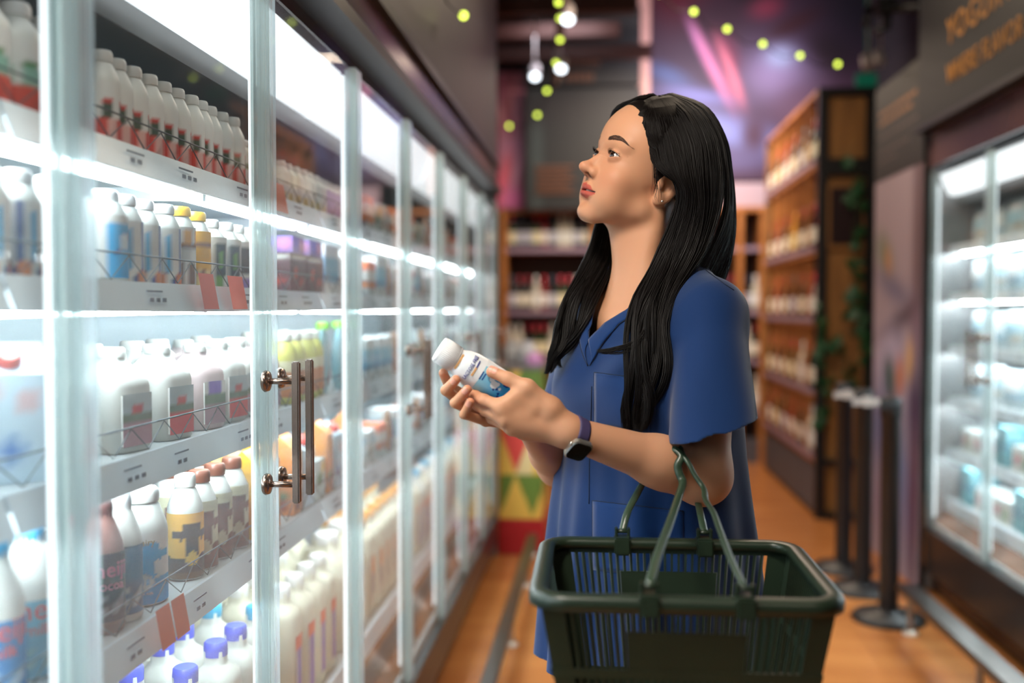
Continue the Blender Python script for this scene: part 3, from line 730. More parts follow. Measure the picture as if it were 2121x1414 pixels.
def f_meiji(c1, c2, c3):
    def f(u, v):
        t = (u - .5) * 6
        if v > .95 or v < .02: return c1
        if .10 < v < .42:
            for cx in (-.55, .5):
                x = t - cx
                if (x * x * 1.2 + (v - .26) ** 2 * 9 < .07) or (abs(x) < .3 and v < .22 and (abs(x) > .12)) or ((x - .3) ** 2 * 2 + (v - .36) ** 2 * 9 < .02): return c3
        if v < .08 and abs(t) < .8: return S(214, 222, 222)
        return c1 if abs(t) < 2.2 else c2
    return f
f_mb = f_meiji(S(130, 200, 224), S(120, 190, 216), S(170, 220, 214)); f_mblue = f_meiji(S(72, 146, 214), S(60, 130, 200), S(180, 214, 240))
f_mpink = f_meiji(S(232, 120, 136), S(226, 104, 124), S(240, 170, 180)); f_mchoc = f_meiji(S(44, 38, 50), S(60, 40, 44), S(150, 150, 160))
f_mnavy = f_meiji(S(44, 96, 140), S(30, 70, 110), S(190, 210, 220))
f_jugred = lambda u, v: S(222, 74, 74) if v < .42 else (S(120, 136, 112) if v < .64 else (S(206, 70, 60) if abs(u - .5) < .15 and v < .8 else S(190, 210, 216)))
f_jugpink = lambda u, v: S(196, 150, 158) if v < .48 else (S(130, 140, 116) if v < .66 else (S(206, 66, 60) if abs(u - .5) < .15 and v < .82 else S(194, 212, 216)))
f_juglil = lambda u, v: S(190, 160, 170) if v < .5 else (S(120, 140, 116) if v < .68 else (S(140, 110, 200) if abs(u - .5) < .3 else W))
f_labv = lambda u, v: (S(232, 110, 80) if v > .78 else S(104, 88, 176) if .30 < u < .8 and (v * 12) % 1 < .75 else S(196, 188, 196))
f_labv2 = lambda u, v: (S(240, 150, 90) if v > .6 and u > .3 else S(150, 130, 140) if .30 < u < .8 and v > .2 else S(214, 208, 192))
f_plain = lambda u, v: S(226, 228, 214)
def jug(nm, h, w, fn, capc, body=None):
    """square milk jug with a handle hollow, label on the aisle side"""
    o = MB(); r = w / 2
    o.lathe([(r * .94, 0), (r, .004), (r, h * .62), (r * .96, h * .68), (r * .62, h * .80), (r * .42, h * .87), (r * .42, h * .93)], 24, sq=.55)
    o.tube([(-r * .35, 0, h * .84), (-r * .8, 0, h * .84), (-r * .95, 0, h * .74), (-r * .92, 0, h * .6)], r * .17, 8)
    o = o.build(nm, body or MILK)
    MB().lathe([(r * .47, h * .90), (r * .48, h * .95), (r * .46, h - .002), (r * .4, h)], 16).build('cap', M('cap_%d_%d_%d' % tuple(int(c * 99) for c in capc), capc, .35), o)
    mb = MB(); mb.grid(lambda u, v: (r * 1.05, -r * .72 + r * 1.44 * u, h * (.06 + .50 * v)), 8, 12, fn, smooth=False); mb.box((r * .9, -r * .7, h * .07), (r * 1.049, r * .7, h * .55), W)
    mb.build('printed_label', PAINT, o); return o
def carton(nm, w, d, h, fn, capc=None, gable=True):
    mb = MB(); hb = h * .78 if gable else h
    for (p, q) in (((-w / 2, -d / 2), (w / 2, -d / 2)), ((w / 2, -d / 2), (w / 2, d / 2)), ((w / 2, d / 2), (-w / 2, d / 2)), ((-w / 2, d / 2), (-w / 2, -d / 2))):
        mb.grid(lambda u, v: (p[0] + (q[0] - p[0]) * u, p[1] + (q[1] - p[1]) * u, hb * v), 6, 10, fn, smooth=False)
    tc = fn(.5, .98)
    if gable:
        mb.add([(-w/2, -d/2, hb), (w/2, -d/2, hb), (w/2, d/2, hb), (-w/2, d/2, hb), (0, -d/2, h*.95), (0, d/2, h*.95), (0, -d/2, h), (0, d/2, h)],
               [(0, 4, 5, 3), (1, 2, 5, 4), (0, 1, 4), (2, 3, 5), (4, 6, 7, 5)], tc)
    else: mb.box((-w/2, -d/2, hb - .001), (w/2, d/2, hb), tc)
    mb.box((-w / 2 + .001, -d / 2 + .001, 0), (w / 2 - .001, d / 2 - .001, .003), tc)
    o = mb.build(nm, PAINT)
    if capc:
        T = Matrix.Translation((w * .25, 0, h * .865)) @ Matrix.Rotation(.75, 4, 'Y')
        MB().lathe([(.014, 0), (.014, .014), (.012, .016)], 14, mtx=T).build('cap', M('cap_%d_%d_%d' % tuple(int(c * 99) for c in capc), capc, .35), o)
    return o
def pouch(nm, w, h, fn, capc=None):
    mb = MB()
    def p(u, v, s=1):
        a = 2 * PI * u; th = (.5 * math.sin(PI * min(1, .12 + v * .88)) ** .6) * w * .38; return (th * math.sin(a), -w / 2 * math.cos(a) * (1 - .05 * math.sin(PI * v)), h * v)
    mb.grid(p, 20, 10, fn); o = mb.build(nm, PAINT_GLOSS)
    if capc: MB().lathe([(.016, h * .97), (.017, h * 1.05), (.014, h * 1.08)], 14).build('cap', M('cap_%d_%d_%d' % tuple(int(c * 99) for c in capc), capc, .35), o)
    return o
def band(*cs):
    n = len(cs); return lambda u, v: cs[min(n - 1, int(v * n))]
P = {}
P['red'] = (bottle('drink_bottle', .130, .022, MILK, S(236, 238, 232), f_red, (.05, .66), capr=.62, neck=.55), 'small white bottle with green print over red band')
P['redbig'] = (bottle('drink_bottle', .138, .031, MILK, S(240, 240, 236), f_redbig, (.04, .66), capr=.60, neck=.5), 'white drink bottle with red base band')
P['jar'] = (bottle('yogurt_jar', .098, .032, MILK, S(240, 240, 238), lambda u, v: S(120, 150, 110) if .5 < v < .7 and (u * 5) % 1 < .3 else W, (.1, .7), neck=.75, capr=.86, shoulder=.72), 'white round yogurt jar with tiny green mark')
P['whites'] = (bottle('drink_bottle', .092, .022, MILK, S(240, 240, 236), lambda u, v: S(226, 206, 150) if v < .35 and (u * 6) % 1 < .7 else W, (.05, .7), neck=.6, capr=.66), 'short white drink bottle with faint yellow print')
P['purple'] = (bottle('drink_bottle', .092, .022, MILK, S(240, 240, 236), lambda u, v: S(196, 176, 226), (.02, .74), neck=.6, capr=.66), 'short white drink bottle with lilac label')
P['bluetext'] = (bottle('drink_bottle', .128, .026, MILK, S(240, 240, 238), f_bluetext, (.02, .70), neck=.6, capr=.66), 'white bottle with vertical blue lettering strip')
P['blue'] = (bottle('drink_bottle', .130, .030, MILK, S(240, 240, 238), f_blue, (.06, .72), neck=.62, capr=.62), 'white bottle with bright blue label panel')
P['yel'] = (bottle('drink_bottle', .128, .025, MILK, S(232, 182, 50), f_yel, (.04, .74), neck=.6, capr=.72), 'yellow bottle with yellow cap')
P['choc'] = (bottle('drink_bottle', .130, .025, MILK, S(232, 182, 50), f_choc, (.04, .74), neck=.6, capr=.72), 'white and brown bottle with yellow cap')
P['green'] = (bottle('drink_bottle', .122, .027, MILK, S(236, 238, 236), f_green, (.04, .74), neck=.5, capr=.56), 'white bottle with charcoal label and green sprig')
P['greenp'] = (bottle('drink_bottle', .122, .027, MILK, S(236, 238, 236), f_greenp, (.04, .74), neck=.5, capr=.56), 'white bottle with charcoal label and lilac flower')
P['jug'] = (jug('milk_jug', .150, .088, f_jugred, S(236, 238, 232)), 'white milk jug with red barn label')
P['jugp'] = (jug('milk_jug', .150, .088, f_jugpink, S(236, 238, 232)), 'white milk jug with dusty pink label')
P['jugl'] = (jug('milk_jug', .146, .080, f_juglil, S(236, 238, 232), M('pinkish_milk', S(234, 214, 214), .4)), 'pinkish milk jug with lilac roof label')
P['rcarton'] = (carton('milk_carton', .075, .075, .165, blobs(S(196, 220, 234), [(.5, .3, .2, .12, 0, S(70, 120, 190), 2), (.2, .5, .1, .3, 0, S(90, 90, 120), 2), (.75, .75, .12, .08, 0, S(226, 130, 110), 2), (.3, .85, .1, .05, 0, S(226, 140, 110), 2)]), S(232, 90, 80)), 'pale blue milk carton with large red cap')
P['mb'] = (bottle('milk_bottle', .185, .034, MILK, S(90, 178, 222), f_mb, (.02, .52), neck=.5, capr=.5, shoulder=.6), 'tall blue-capped milk bottle with light blue label')
P['mblue'] = (bottle('milk_bottle', .185, .034, MILK, S(90, 178, 222), f_mblue, (.02, .52), neck=.5, capr=.5, shoulder=.6), 'tall blue-capped milk bottle with deep blue label')
P['mpink'] = (bottle('milk_bottle', .185, .034, M('pink_milk', S(244, 206, 210), .35), S(236, 100, 130), f_mpink, (.02, .52), neck=.5, capr=.5, shoulder=.6), 'tall pink milk bottle with pink cap')
P['mchoc'] = (bottle('milk_bottle', .180, .030, M('cocoa_milk', S(140, 104, 96), .35), S(90, 60, 56), f_mchoc, (.10, .62), neck=.5, capr=.5, shoulder=.62), 'chocolate milk bottle with black label')
P['mnavy'] = (bottle('milk_bottle', .180, .028, MILK, S(230, 236, 236), f_mnavy, (.06, .6), neck=.5, capr=.5, shoulder=.62), 'white milk bottle with navy label')
P['cow'] = (bottle('milk_bottle', .174, .039, MILK, S(242, 244, 240), f_cowblue, (.02, .64), neck=.62, capr=.70, shoulder=.66, nu=60, nv=50), 'white bottle with bright blue cow print')
P['cowy'] = (bottle('milk_bottle', .172, .029, MILK, S(236, 238, 232), f_cowyel, (.02, .64), neck=.55, capr=.6, shoulder=.66, nu=40, nv=36), 'yellow labelled cow print bottle with white cap')
P['cowb'] = (bottle('milk_bottle', .168, .030, MILK, S(112, 66, 50), f_cowbrown, (.02, .70), neck=.55, capr=.62, shoulder=.66, nu=40, nv=36), 'brown cow print bottle with brown cap')
P['ycart'] = (carton('juice_carton', .06, .06, .18, blobs(S(238, 184, 60), [(.5, .35, .3, .2, 0, S(236, 130, 50), 2), (.5, .2, .1, .05, 0, S(90, 60, 60), 2)])), 'yellow and orange juice carton')
P['ocart'] = (carton('juice_carton', .06, .06, .18, blobs(S(226, 150, 90), [(.5, .8, .5, .12, 0, S(240, 160, 60), 2), (.5, .3, .4, .1, 0, S(50, 120, 90), 2), (.5, .15, .4, .1, 0, S(110, 60, 60), 2)])), 'orange carton with green and brown print')
P['bcap'] = (bottle('milk_bottle', .285, .041, M('translucent_milk', S(226, 232, 222), .3), S(84, 100, 206), f_labv, (.10, .62), sq=.35, neck=.46, capr=.52, shoulder=.74, arc=(-.55, .55), nu=6), 'tall blue-capped milk bottle with purple label')
P['ccap'] = (bottle('milk_bottle', .285, .041, M('translucent_milk'), S(64, 170, 206), f_labv, (.10, .62), sq=.35, neck=.46, capr=.52, shoulder=.74, arc=(-.55, .55), nu=6), 'tall square milk bottle with turquoise cap')
P['wcap'] = (bottle('milk_bottle', .285, .041, CREAM, S(240, 242, 236), f_labv, (.10, .62), sq=.35, neck=.46, capr=.52, shoulder=.74, arc=(-.55, .55), nu=6), 'tall square milk bottle with white cap and purple label')
P['ocap'] = (bottle('milk_bottle', .285, .043, CREAM, S(232, 170, 100), f_labv2, (.12, .60), sq=.35, neck=.45, capr=.5, shoulder=.76, arc=(-.6, .6), nu=6), 'tall cream milk bottle with orange cap')
P['big'] = (jug('milk_jug', .30, .13, f_plain, S(244, 244, 240), CREAM), 'large plain cream milk jug')
P['boxbrown'] = (carton('package_box', .09, .11, .085, blobs(S(86, 56, 62), [(.3, .5, .1, .14, 0, S(220, 90, 70), 2), (.7, .3, .15, .1, 0, S(190, 70, 60), 2), (.5, .9, .5, .06, 0, S(226, 226, 220), 2)]), gable=False), 'dark brown box with red spots')
P['boxpurple'] = (carton('package_box', .09, .09, .035, blobs(S(96, 78, 160), [(.3, .5, .2, .4, 0, S(70, 60, 190), 2), (.8, .5, .2, .4, 0, S(190, 120, 160), 2)]), gable=False), 'flat purple box')
P['boxwhite'] = (carton('package_box', .08, .10, .095, blobs(S(220, 228, 228), [(.3, .4, .2, .2, 0, S(196, 150, 90), 2), (.7, .7, .2, .12, 0, S(120, 170, 210), 2)]), gable=False), 'white box with tan and blue print')
P['boxor'] = (carton('package_box', .08, .09, .10, band(S(214, 222, 222), S(232, 140, 80), S(226, 226, 222), S(236, 120, 70)), gable=False), 'white box with orange bands')
P['boxblue'] = (carton('package_box', .085, .11, .12, band(S(226, 234, 236), S(110, 180, 220), S(150, 206, 232), S(226, 236, 238)), gable=False), 'pale blue package with white bands')
P['boxteal'] = (carton('package_box', .08, .10, .09, blobs(S(190, 206, 204), [(.5, .5, .3, .2, 0, S(60, 130, 90), 2), (.8, .8, .2, .2, 0, S(236, 190, 80), 2)]), gable=False), 'pale box with green and yellow print')
P['ptan'] = (pouch('snack_pouch', .09, .13, blobs(S(206, 160, 122), [(.25, .5, .2, .3, 0, S(176, 110, 70), 1), (.7, .8, .2, .12, 0, S(236, 230, 210), 2), (.3, .15, .3, .06, 0, S(196, 80, 60), 2)])), 'tan snack pouch with brown print')
P['pgreen'] = (pouch('drink_pouch', .10, .16, blobs(S(150, 206, 220), [(.25, .55, .15, .2, 0, S(210, 232, 236), 1), (.25, .25, .12, .12, 0, S(210, 90, 80), 2), (.6, .6, .2, .2, 0, S(90, 170, 200), 1)]), S(120, 206, 40)), 'pale blue drink pouch with bright green cap')
P['pyel'] = (bottle('juice_bottle', .155, .030, M('yellow_green_juice', S(206, 206, 110), .3), S(232, 236, 226), lambda u, v: S(196, 130, 80) if v < .7 else S(226, 226, 190), (.1, .6), neck=.6, capr=.66), 'yellow-green juice bottle with brown label')
P['fbag'] = (pouch('frozen_bag', .19, .165, blobs(S(216, 232, 236), [(.25, .5, .2, .25, 0, S(150, 196, 214), 1), (.2, .8, .3, .06, 0, S(236, 240, 240), 2), (.35, .3, .1, .1, 0, S(200, 190, 170), 2)])), 'white and pale blue frozen food bag')
P['fbag2'] = (pouch('frozen_bag', .19, .155, blobs(S(190, 214, 222), [(.25, .6, .2, .2, 0, S(236, 240, 238), 1), (.3, .3, .2, .08, 0, S(120, 170, 200), 2)])), 'pale blue frozen food bag')
P['fbox'] = (carton('frozen_box', .12, .16, .10, blobs(S(214, 214, 206), [(.3, .5, .2, .2, 0, S(196, 110, 120), 1.5), (.75, .4, .15, .3, 0, S(120, 150, 90), 1.5), (.5, .9, .5, .1, 0, S(220, 236, 236), 2)]), gable=False), 'frozen food box with pink and green print')
P['fboxt'] = (carton('frozen_box', .12, .13, .16, band(S(90, 160, 170), S(70, 140, 156), S(120, 180, 190)), gable=False), 'teal frozen food box')
USED = set()
def put(k, loc, rz, where, group, cat=None):
    o, lab = P[k]
    if k in USED: o = copy_tree(o)
    USED.add(k); move_to(o, loc, rz)
    c = cat or ('jug' if 'jug' in o.name else 'carton' if 'carton' in o.name or 'box' in o.name else 'pouch' if 'pouch' in o.name or 'bag' in o.name else 'bottle')
    tag(o, lab + ' ' + where, c, group)
    if len(o['label'].split()) > 16: print('LONG', o['label'])
    return o

# writing wrapped on the milk bottles of the fourth shelf
INKR = M('red_print', S(226, 96, 84), .5); INKP = M('pink_print', S(226, 120, 150), .5); INKG = M('gold_print', S(150, 130, 80), .5); INKW = M('white_print', S(230, 236, 236), .5)
def bottle_text(o, body, size, z, r, mat, ang=0.0, cx=0):
    # text reads around the outside, centred on local angle ang
    T = Matrix.Rotation(ang, 4, 'Z') @ Matrix(((0, 0, 1, 0), (1, 0, 0, 0), (0, 1, 0, z), (0, 0, 0, 1)))
    return text_obj('lettering', body, size, mat, T, o, .0004, 'CENTER', bend=r)
for k in ('mb', 'mblue', 'mpink'):
    bottle_text(P[k][0], 'meiji', .036, .074, .0352, INKR); bottle_text(P[k][0], 'milk', .020, .055, .0352, INKR)
bottle_text(P['mchoc'][0], 'meiji', .030, .080, .0312, INKP); bottle_text(P['mchoc'][0], 'cocoa', .018, .062, .0312, INKP)
bottle_text(P['cow'][0], 'Dairy', .014, .092, .0396, INKG); bottle_text(P['cow'][0], 'fresh milk', .006, .018, .0396, INKW)

XR0 = -.68
def run(si, px0, px1, kinds, sp, rows, where, group, rz=0.0, rowgap=None, jit=.003, yoff=None, xin=0.0, z=None, cap=400, slant=0.0):
    def hx(kk):
        return max(v.co.x * math.cos(rz) - v.co.y * math.sin(rz) for v in P[kk][0].data.vertices)
    zz = (SZ[si] if si < 4 else DECK) + .001 if z is None else z
    y0, y1 = yx(px0, XR0), yx(px1, XR0); n = max(1, int(round((y1 - y0) / sp))); rowgap = rowgap or sp
    for r in range(rows):
        for i in range(n):
            kk = kinds[(i + r) % len(kinds)] if isinstance(kinds, (list, tuple)) else kinds
            y = y0 + sp * (i + .5) + (yoff or 0) * r
            rr = 'front row' if r == 0 else ('second row' if r == 1 else 'rows behind')
            put(kk, (-.655 - hx(kk) * 1.07 - rowgap * r + random.uniform(-jit, jit), y + random.uniform(-jit, jit), zz), rz + random.uniform(-.06, .06), where, group)
random.seed(11)
T1, T2, T3, T4, T5 = ('on top shelf', 'on second shelf', 'on third shelf', 'on fourth shelf', 'on bottom deck')
near = ' beside the frame edge'
run(0, -60, 150, 'redbig', .068, 2, T1 + near, 'red banded bottles by the frame edge', yoff=.03)
run(0, 196, 488, 'red', .0475, 2, 'in long rows ' + T1, 'red banded bottles on the top shelf', yoff=.024, rowgap=.048)
run(0, 488, 560, 'jar', .067, 1, T1 + ' after the red banded bottles', 'white jars on the top shelf')
run(0, 572, 662, 'whites', .0475, 2, T1 + ' behind second door', 'short white bottles on the top shelf', yoff=.024)
run(0, 662, 728, 'purple', .0475, 2, T1 + ' behind second door', 'lilac label bottles on the top shelf', yoff=.02)
run(0, 742, 800, ['boxor', 'boxteal', 'boxwhite'], .10, 1, T1 + ' behind third door', 'mixed boxes on the top shelf')
run(0, 800, 966, ['boxwhite', 'ptan', 'boxor', 'boxteal'], .125, 1, T1 + ' of far coolers', 'mixed packages on the far top shelf')
run(1, -60, 150, 'bluetext', .062, 3, T2 + near, 'blue lettered bottles by the frame edge', yoff=.02, rowgap=.06)
run(1, 200, 235, 'blue', .07, 1, T2 + ' next to the near door edge', 'blue panel bottle on the second shelf', rz=-.9)
run(1, 240, 345, 'bluetext', .064, 2, T2 + ' behind the bright blue one', 'blue lettered bottles on the second shelf', yoff=.03, rz=-.5)
run(1, 352, 388, 'choc', .07, 1, T2 + ' before the dark labelled ones', 'brown and yellow bottle on the second shelf', rz=-.4)
run(1, 390, 425, 'yel', .07, 1, T2 + ' before the dark labelled ones', 'yellow bottle on the second shelf', rz=-.4)
run(1, 428, 562, ['green', 'green', 'greenp'], .062, 2, T2 + ' left of the first handles', 'charcoal label bottles on the second shelf', rz=-.5)
run(1, 578, 655, 'boxbrown', .13, 1, T2 + ' behind second door', 'brown boxes on the second shelf')
run(1, 578, 655, 'boxpurple', .13, 1, 'lying on brown boxes', 'purple boxes on the second shelf', z=SZ[1] + .088)
run(1, 655, 728, ['boxblue', 'boxwhite'], .12, 1, T2 + ' just before the third door', 'pale boxes on the second shelf')
run(1, 745, 966, ['boxor', 'boxblue', 'ptan', 'boxwhite', 'boxteal'], .118, 1, T2 + ' of far coolers', 'mixed packages on the far second shelf')
run(2, 15, 62, 'rcarton', .10, 1, T3 + near, 'red cap carton', rz=-.9)
run(2, 70, 150, 'jug', .13, 2, T3 + ' beside the red capped carton', 'jugs by the frame edge', rowgap=.11)
run(2, 214, 284, 'jugp', .145, 2, T3 + ' next to the near door edge', 'jug next to the near door edge', rowgap=.11, rz=-.25)
run(2, 312, 384, 'jug', .145, 2, T3 + ' between pink jugs', 'red label jugs in the middle of the third shelf', rowgap=.11, rz=-.25)
run(2, 400, 560, ['jugl', 'jug', 'jugp'], .105, 2, T3 + ' left of the first handles', 'jugs left of the first handles', rowgap=.11, rz=-.2)
run(2, 580, 652, 'pyel', .072, 2, T3 + ' behind the first handles', 'yellow juice bottles behind the first handles')
run(2, 652, 728, 'pgreen', .14, 1, T3 + ' behind second door', 'pale blue pouches with green caps', rz=.3)
run(2, 742, 800, 'boxblue', .125, 1, T3 + ' behind third door', 'pale blue packages on the third shelf')
run(2, 800, 966, ['ptan', 'boxblue', 'boxwhite', 'boxteal'], .13, 1, T3 + ' of far coolers', 'mixed packages on the far third shelf')
run(3, -62, 8, 'mblue', .085, 1, T4 + ' cut by the frame edge', 'deep blue milk bottle', rz=-.75)
run(3, 30, 115, 'mb', .085, 2, T4 + near, 'light blue milk bottles', rz=-.75, rowgap=.078)
run(3, 118, 160, 'mpink', .085, 1, T4 + ' against the wide door edge', 'pink milk bottle', rz=-.6)
run(3, 184, 222, 'mchoc', .08, 1, T4 + ' just inside the near door', 'chocolate milk bottle', rz=-.8)
run(3, 228, 252, 'mnavy', .07, 1, T4 + ' between chocolate and cow bottles', 'navy milk bottle', rz=-.7)
run(3, 280, 330, 'cow', .09, 1, T4 + ' turned to face the aisle', 'blue cow print bottle', rz=-1.0)
run(3, 368, 392, 'cowy', .07, 1, T4 + ' behind the blue cow bottle', 'yellow cow print bottle', rz=-.8)
run(3, 402, 494, 'cowb', .072, 2, T4 + ' left of the juice cartons', 'brown cow print bottles', rz=-.8, yoff=.03)
run(3, 500, 530, 'ycart', .08, 2, T4 + ' left of the first handles', 'yellow cartons on the fourth shelf')
run(3, 532, 566, 'ocart', .075, 2, T4 + ' left of the first handles', 'orange cartons on the fourth shelf')
run(3, 580, 728, ['ocart', 'rcarton', 'boxteal'], .085, 1, T4 + ' behind second door', 'cartons behind the second door')
run(3, 742, 966, ['boxwhite', 'boxor', 'ptan', 'boxblue'], .13, 1, T4 + ' of far coolers', 'mixed packages on the far fourth shelf')
run(4, 120, 440, 'bcap', .092, 3, 'among the blue caps ' + T5, 'blue capped milk bottles on the bottom deck', rowgap=.098)
run(4, 440, 530, ['bcap'], .092, 3, 'on bottom deck near the handles', 'blue capped milk bottles below the handles', rowgap=.098)
run(4, 530, 575, ['ccap', 'ccap'], .092, 3, T5 + ' where blue caps end', 'turquoise capped milk bottles', rowgap=.098)
run(4, 580, 688, 'wcap', .092, 3, T5 + ' behind second door', 'white capped milk bottles on the bottom deck', rowgap=.098)
run(4, 690, 742, 'big', .145, 2, T5 + ' at third door edge', 'large cream jugs on the bottom deck', rowgap=.15)
run(4, 748, 845, 'ocap', .096, 2, T5 + ' behind third door', 'orange capped milk bottles on the bottom deck', rowgap=.098)
run(4, 850, 950, ['wcap', 'ccap'], .11, 1, T5 + ' of far coolers', 'milk bottles of the far bottom deck')
# freezer goods on the other side of the aisle
fz = [1.62, 1.40, 1.16, .92, .68, .44]
fn_ = ['top shelf', 'second shelf', 'third shelf', 'fourth shelf', 'fifth shelf', 'bottom deck']
for si, z in enumerate(fz):
    for i in range(7):
        k = ('fbag', 'fbag2')[(i + si) % 2] if si < 4 else ('fbox', 'fbox', 'fboxt')[(i + si) % 3]
        put(k, (FX + .19, 3.50 + .198 * i, z + .001), PI + random.uniform(-.1, .1), 'on %s of the freezer' % fn_[si], 'frozen goods on the %s' % fn_[si])
for k in list(P):
    if k not in USED:
        for ch in list(P[k][0].children): bpy.data.objects.remove(ch)
        bpy.data.objects.remove(P[k][0])
# ------------------------------------------------------------------ the shopper
YAW = math.radians(5.11)
RZI = Matrix.Rotation(-YAW, 3, 'Z')
def Cl(px, py, d): return np.array(RZI @ C(px, py, d))       # local axes: x to the right of the lens, y along it, z up

def smin(a, b, k):
    h = np.maximum(k - np.abs(a - b), 0) / k
    return np.minimum(a, b) - h * h * k * .25
def smax(a, b, k): return -smin(-a, -b, k)
def ell(P, c, r, R=None):
    q = P - np.array(c, dtype=np.float32)
    if R is not None: q = q @ R
    r = np.array(r, dtype=np.float32)
    k0 = np.sqrt(((q / r) ** 2).sum(-1)); k1 = np.sqrt(((q / (r * r)) ** 2).sum(-1)) + 1e-9
    return k0 * (k0 - 1) / k1
def cone(P, a, b, ra, rb):
    a = np.array(a, dtype=np.float32); b = np.array(b, dtype=np.float32); ba = b - a
    q = P - a; h = np.clip((q @ ba) / max(float(ba @ ba), 1e-12), 0, 1)
    return np.sqrt(((q - h[:, None] * ba) ** 2).sum(-1)) - (ra + (rb - ra) * h)
def chain(P, pts, rs, k=0.0):
    d = None
    for i in range(len(pts) - 1):
        e = cone(P, pts[i], pts[i + 1], rs[i], rs[i + 1])
        d = e if d is None else (smin(d, e, k) if k else np.minimum(d, e))
    return d

def mesh_sdf(f, lo, hi, h, blk=8, slack=1.6):
    """surface nets over a sparse set of blocks; returns verts (n,3) and quads"""
    lo = np.array(lo, dtype=np.float32); n = np.ceil((np.array(hi) - lo) / (h * blk)).astype(int); N = n * blk + 1
    g = [lo[i] + (np.arange(n[i]) + .5) * h * blk for i in range(3)]
    Cc = np.stack(np.meshgrid(*g, indexing='ij'), -1).reshape(-1, 3).astype(np.float32)
    dc = f(Cc); act = np.abs(dc) < h * blk * .87 * slack
    V = np.empty(tuple(N), dtype=np.float32)
    sg = np.where(dc < 0, -1, 1).astype(np.float32).reshape(tuple(n))
    V[...] = 1
    V[:-1, :-1, :-1] = np.repeat(np.repeat(np.repeat(sg, blk, 0), blk, 1), blk, 2)
    ids = np.argwhere(act.reshape(tuple(n)))
    o = np.stack(np.meshgrid(*[np.arange(blk + 1)] * 3, indexing='ij'), -1).reshape(-1, 3)
    CH = 1200
    for s in range(0, len(ids), CH):
        I = ids[s:s + CH][:, None, :] * blk + o[None]
        I = I.reshape(-1, 3); d = f((lo + I * h).astype(np.float32)); V[I[:, 0], I[:, 1], I[:, 2]] = d
    B = V < 0
    c = np.zeros(tuple(N - 1), dtype=np.int8)
    for i in (0, 1):
        for j in (0, 1):
            for k in (0, 1): c += B[i:N[0] - 1 + i, j:N[1] - 1 + j, k:N[2] - 1 + k]
    cells = np.argwhere((c > 0) & (c < 8)); idx = -np.ones(tuple(N - 1), dtype=np.int32)
    idx[cells[:, 0], cells[:, 1], cells[:, 2]] = np.arange(len(cells))
    acc = np.zeros((len(cells), 3)); cnt = np.zeros(len(cells))
    cor = [(i, j, k) for i in (0, 1) for j in (0, 1) for k in (0, 1)]
    for a in cor:
        for ax in range(3):
            if a[ax]: continue
            b = list(a); b[ax] = 1
            va = V[cells[:, 0] + a[0], cells[:, 1] + a[1], cells[:, 2] + a[2]]; vb = V[cells[:, 0] + b[0], cells[:, 1] + b[1], cells[:, 2] + b[2]]
            m = (va < 0) != (vb < 0); t = np.where(m, va / np.where(m, va - vb, 1), 0)
            p = np.array(a, dtype=float)[None] + np.zeros((len(cells), 3)); p[:, ax] += t
            acc[m] += p[m]; cnt[m] += 1
    vs = lo + (cells + acc / cnt[:, None]) * h
    quads = []
    for ax in range(3):
        sl0 = [slice(None)] * 3; sl1 = [slice(None)] * 3; sl0[ax] = slice(0, -1); sl1[ax] = slice(1, None)
        A = B[tuple(sl0)]; Bb = B[tuple(sl1)]; E = np.argwhere(A != Bb)
        u, v = (ax + 1) % 3, (ax + 2) % 3
        ok = (E[:, u] > 0) & (E[:, v] > 0) & (E[:, u] < N[u] - 1) & (E[:, v] < N[v] - 1); E = E[ok]
        ins = B[E[:, 0], E[:, 1], E[:, 2]]
        def at(du, dv):
            q = E.copy(); q[:, u] -= du; q[:, v] -= dv; return idx[q[:, 0], q[:, 1], q[:, 2]]
        Q = np.stack([at(1, 1), at(0, 1), at(0, 0), at(1, 0)], -1)
        Q[~ins] = Q[~ins][:, ::-1]; quads.append(Q[(Q >= 0).all(1)])
    return vs, np.concatenate(quads)
def np_obj(name, vs, fs, mat, parent=None, cols=None, smooth=True, label=None):
    me = bpy.data.meshes.new(name); me.from_pydata(vs.tolist() if hasattr(vs, 'tolist') else vs, [], fs.tolist() if hasattr(fs, 'tolist') else fs)
    me.polygons.foreach_set('use_smooth', [smooth] * len(me.polygons))
    if cols is not None:
        at = me.color_attributes.new('Col', 'FLOAT_COLOR', 'POINT'); a = np.ones((len(vs), 4), dtype=np.float32); a[:, :3] = cols
        at.data.foreach_set('color', a.ravel())
    me.materials.append(mat)
    o = bpy.data.objects.new(name, me); COL.objects.link(o)
    if parent is not None: o.parent = parent
    if label: o['label'] = label
    return o

# head frame: x forward, y her left, z up; centimetres
TH, PT, RT_ = math.radians(22), math.radians(17.5), math.radians(11)
F0 = np.array((-math.cos(TH), -math.sin(TH), 0)); HL = np.array((math.sin(TH), -math.cos(TH), 0)); UP = np.array((0, 0, 1.0))
HF = F0 * math.cos(PT) + UP * math.sin(PT); HU = -F0 * math.sin(PT) + UP * math.cos(PT)
HL, HU = HL * math.cos(RT_) - HU * math.sin(RT_), HU * math.cos(RT_) + HL * math.sin(RT_)
HS = 1.07
HO = Cl(1374, 389, 1.674) - HL * .073 * HS
HR = np.stack([HF, HL, HU], 1)                       # columns
def h2l(p): return HO + HR @ (np.array(p, dtype=float) * .01 * HS)
def l2h(P): return ((P - HO) @ HR) * (100 / HS)
def l2h1(p): return l2h(np.array(p)[None])[0]
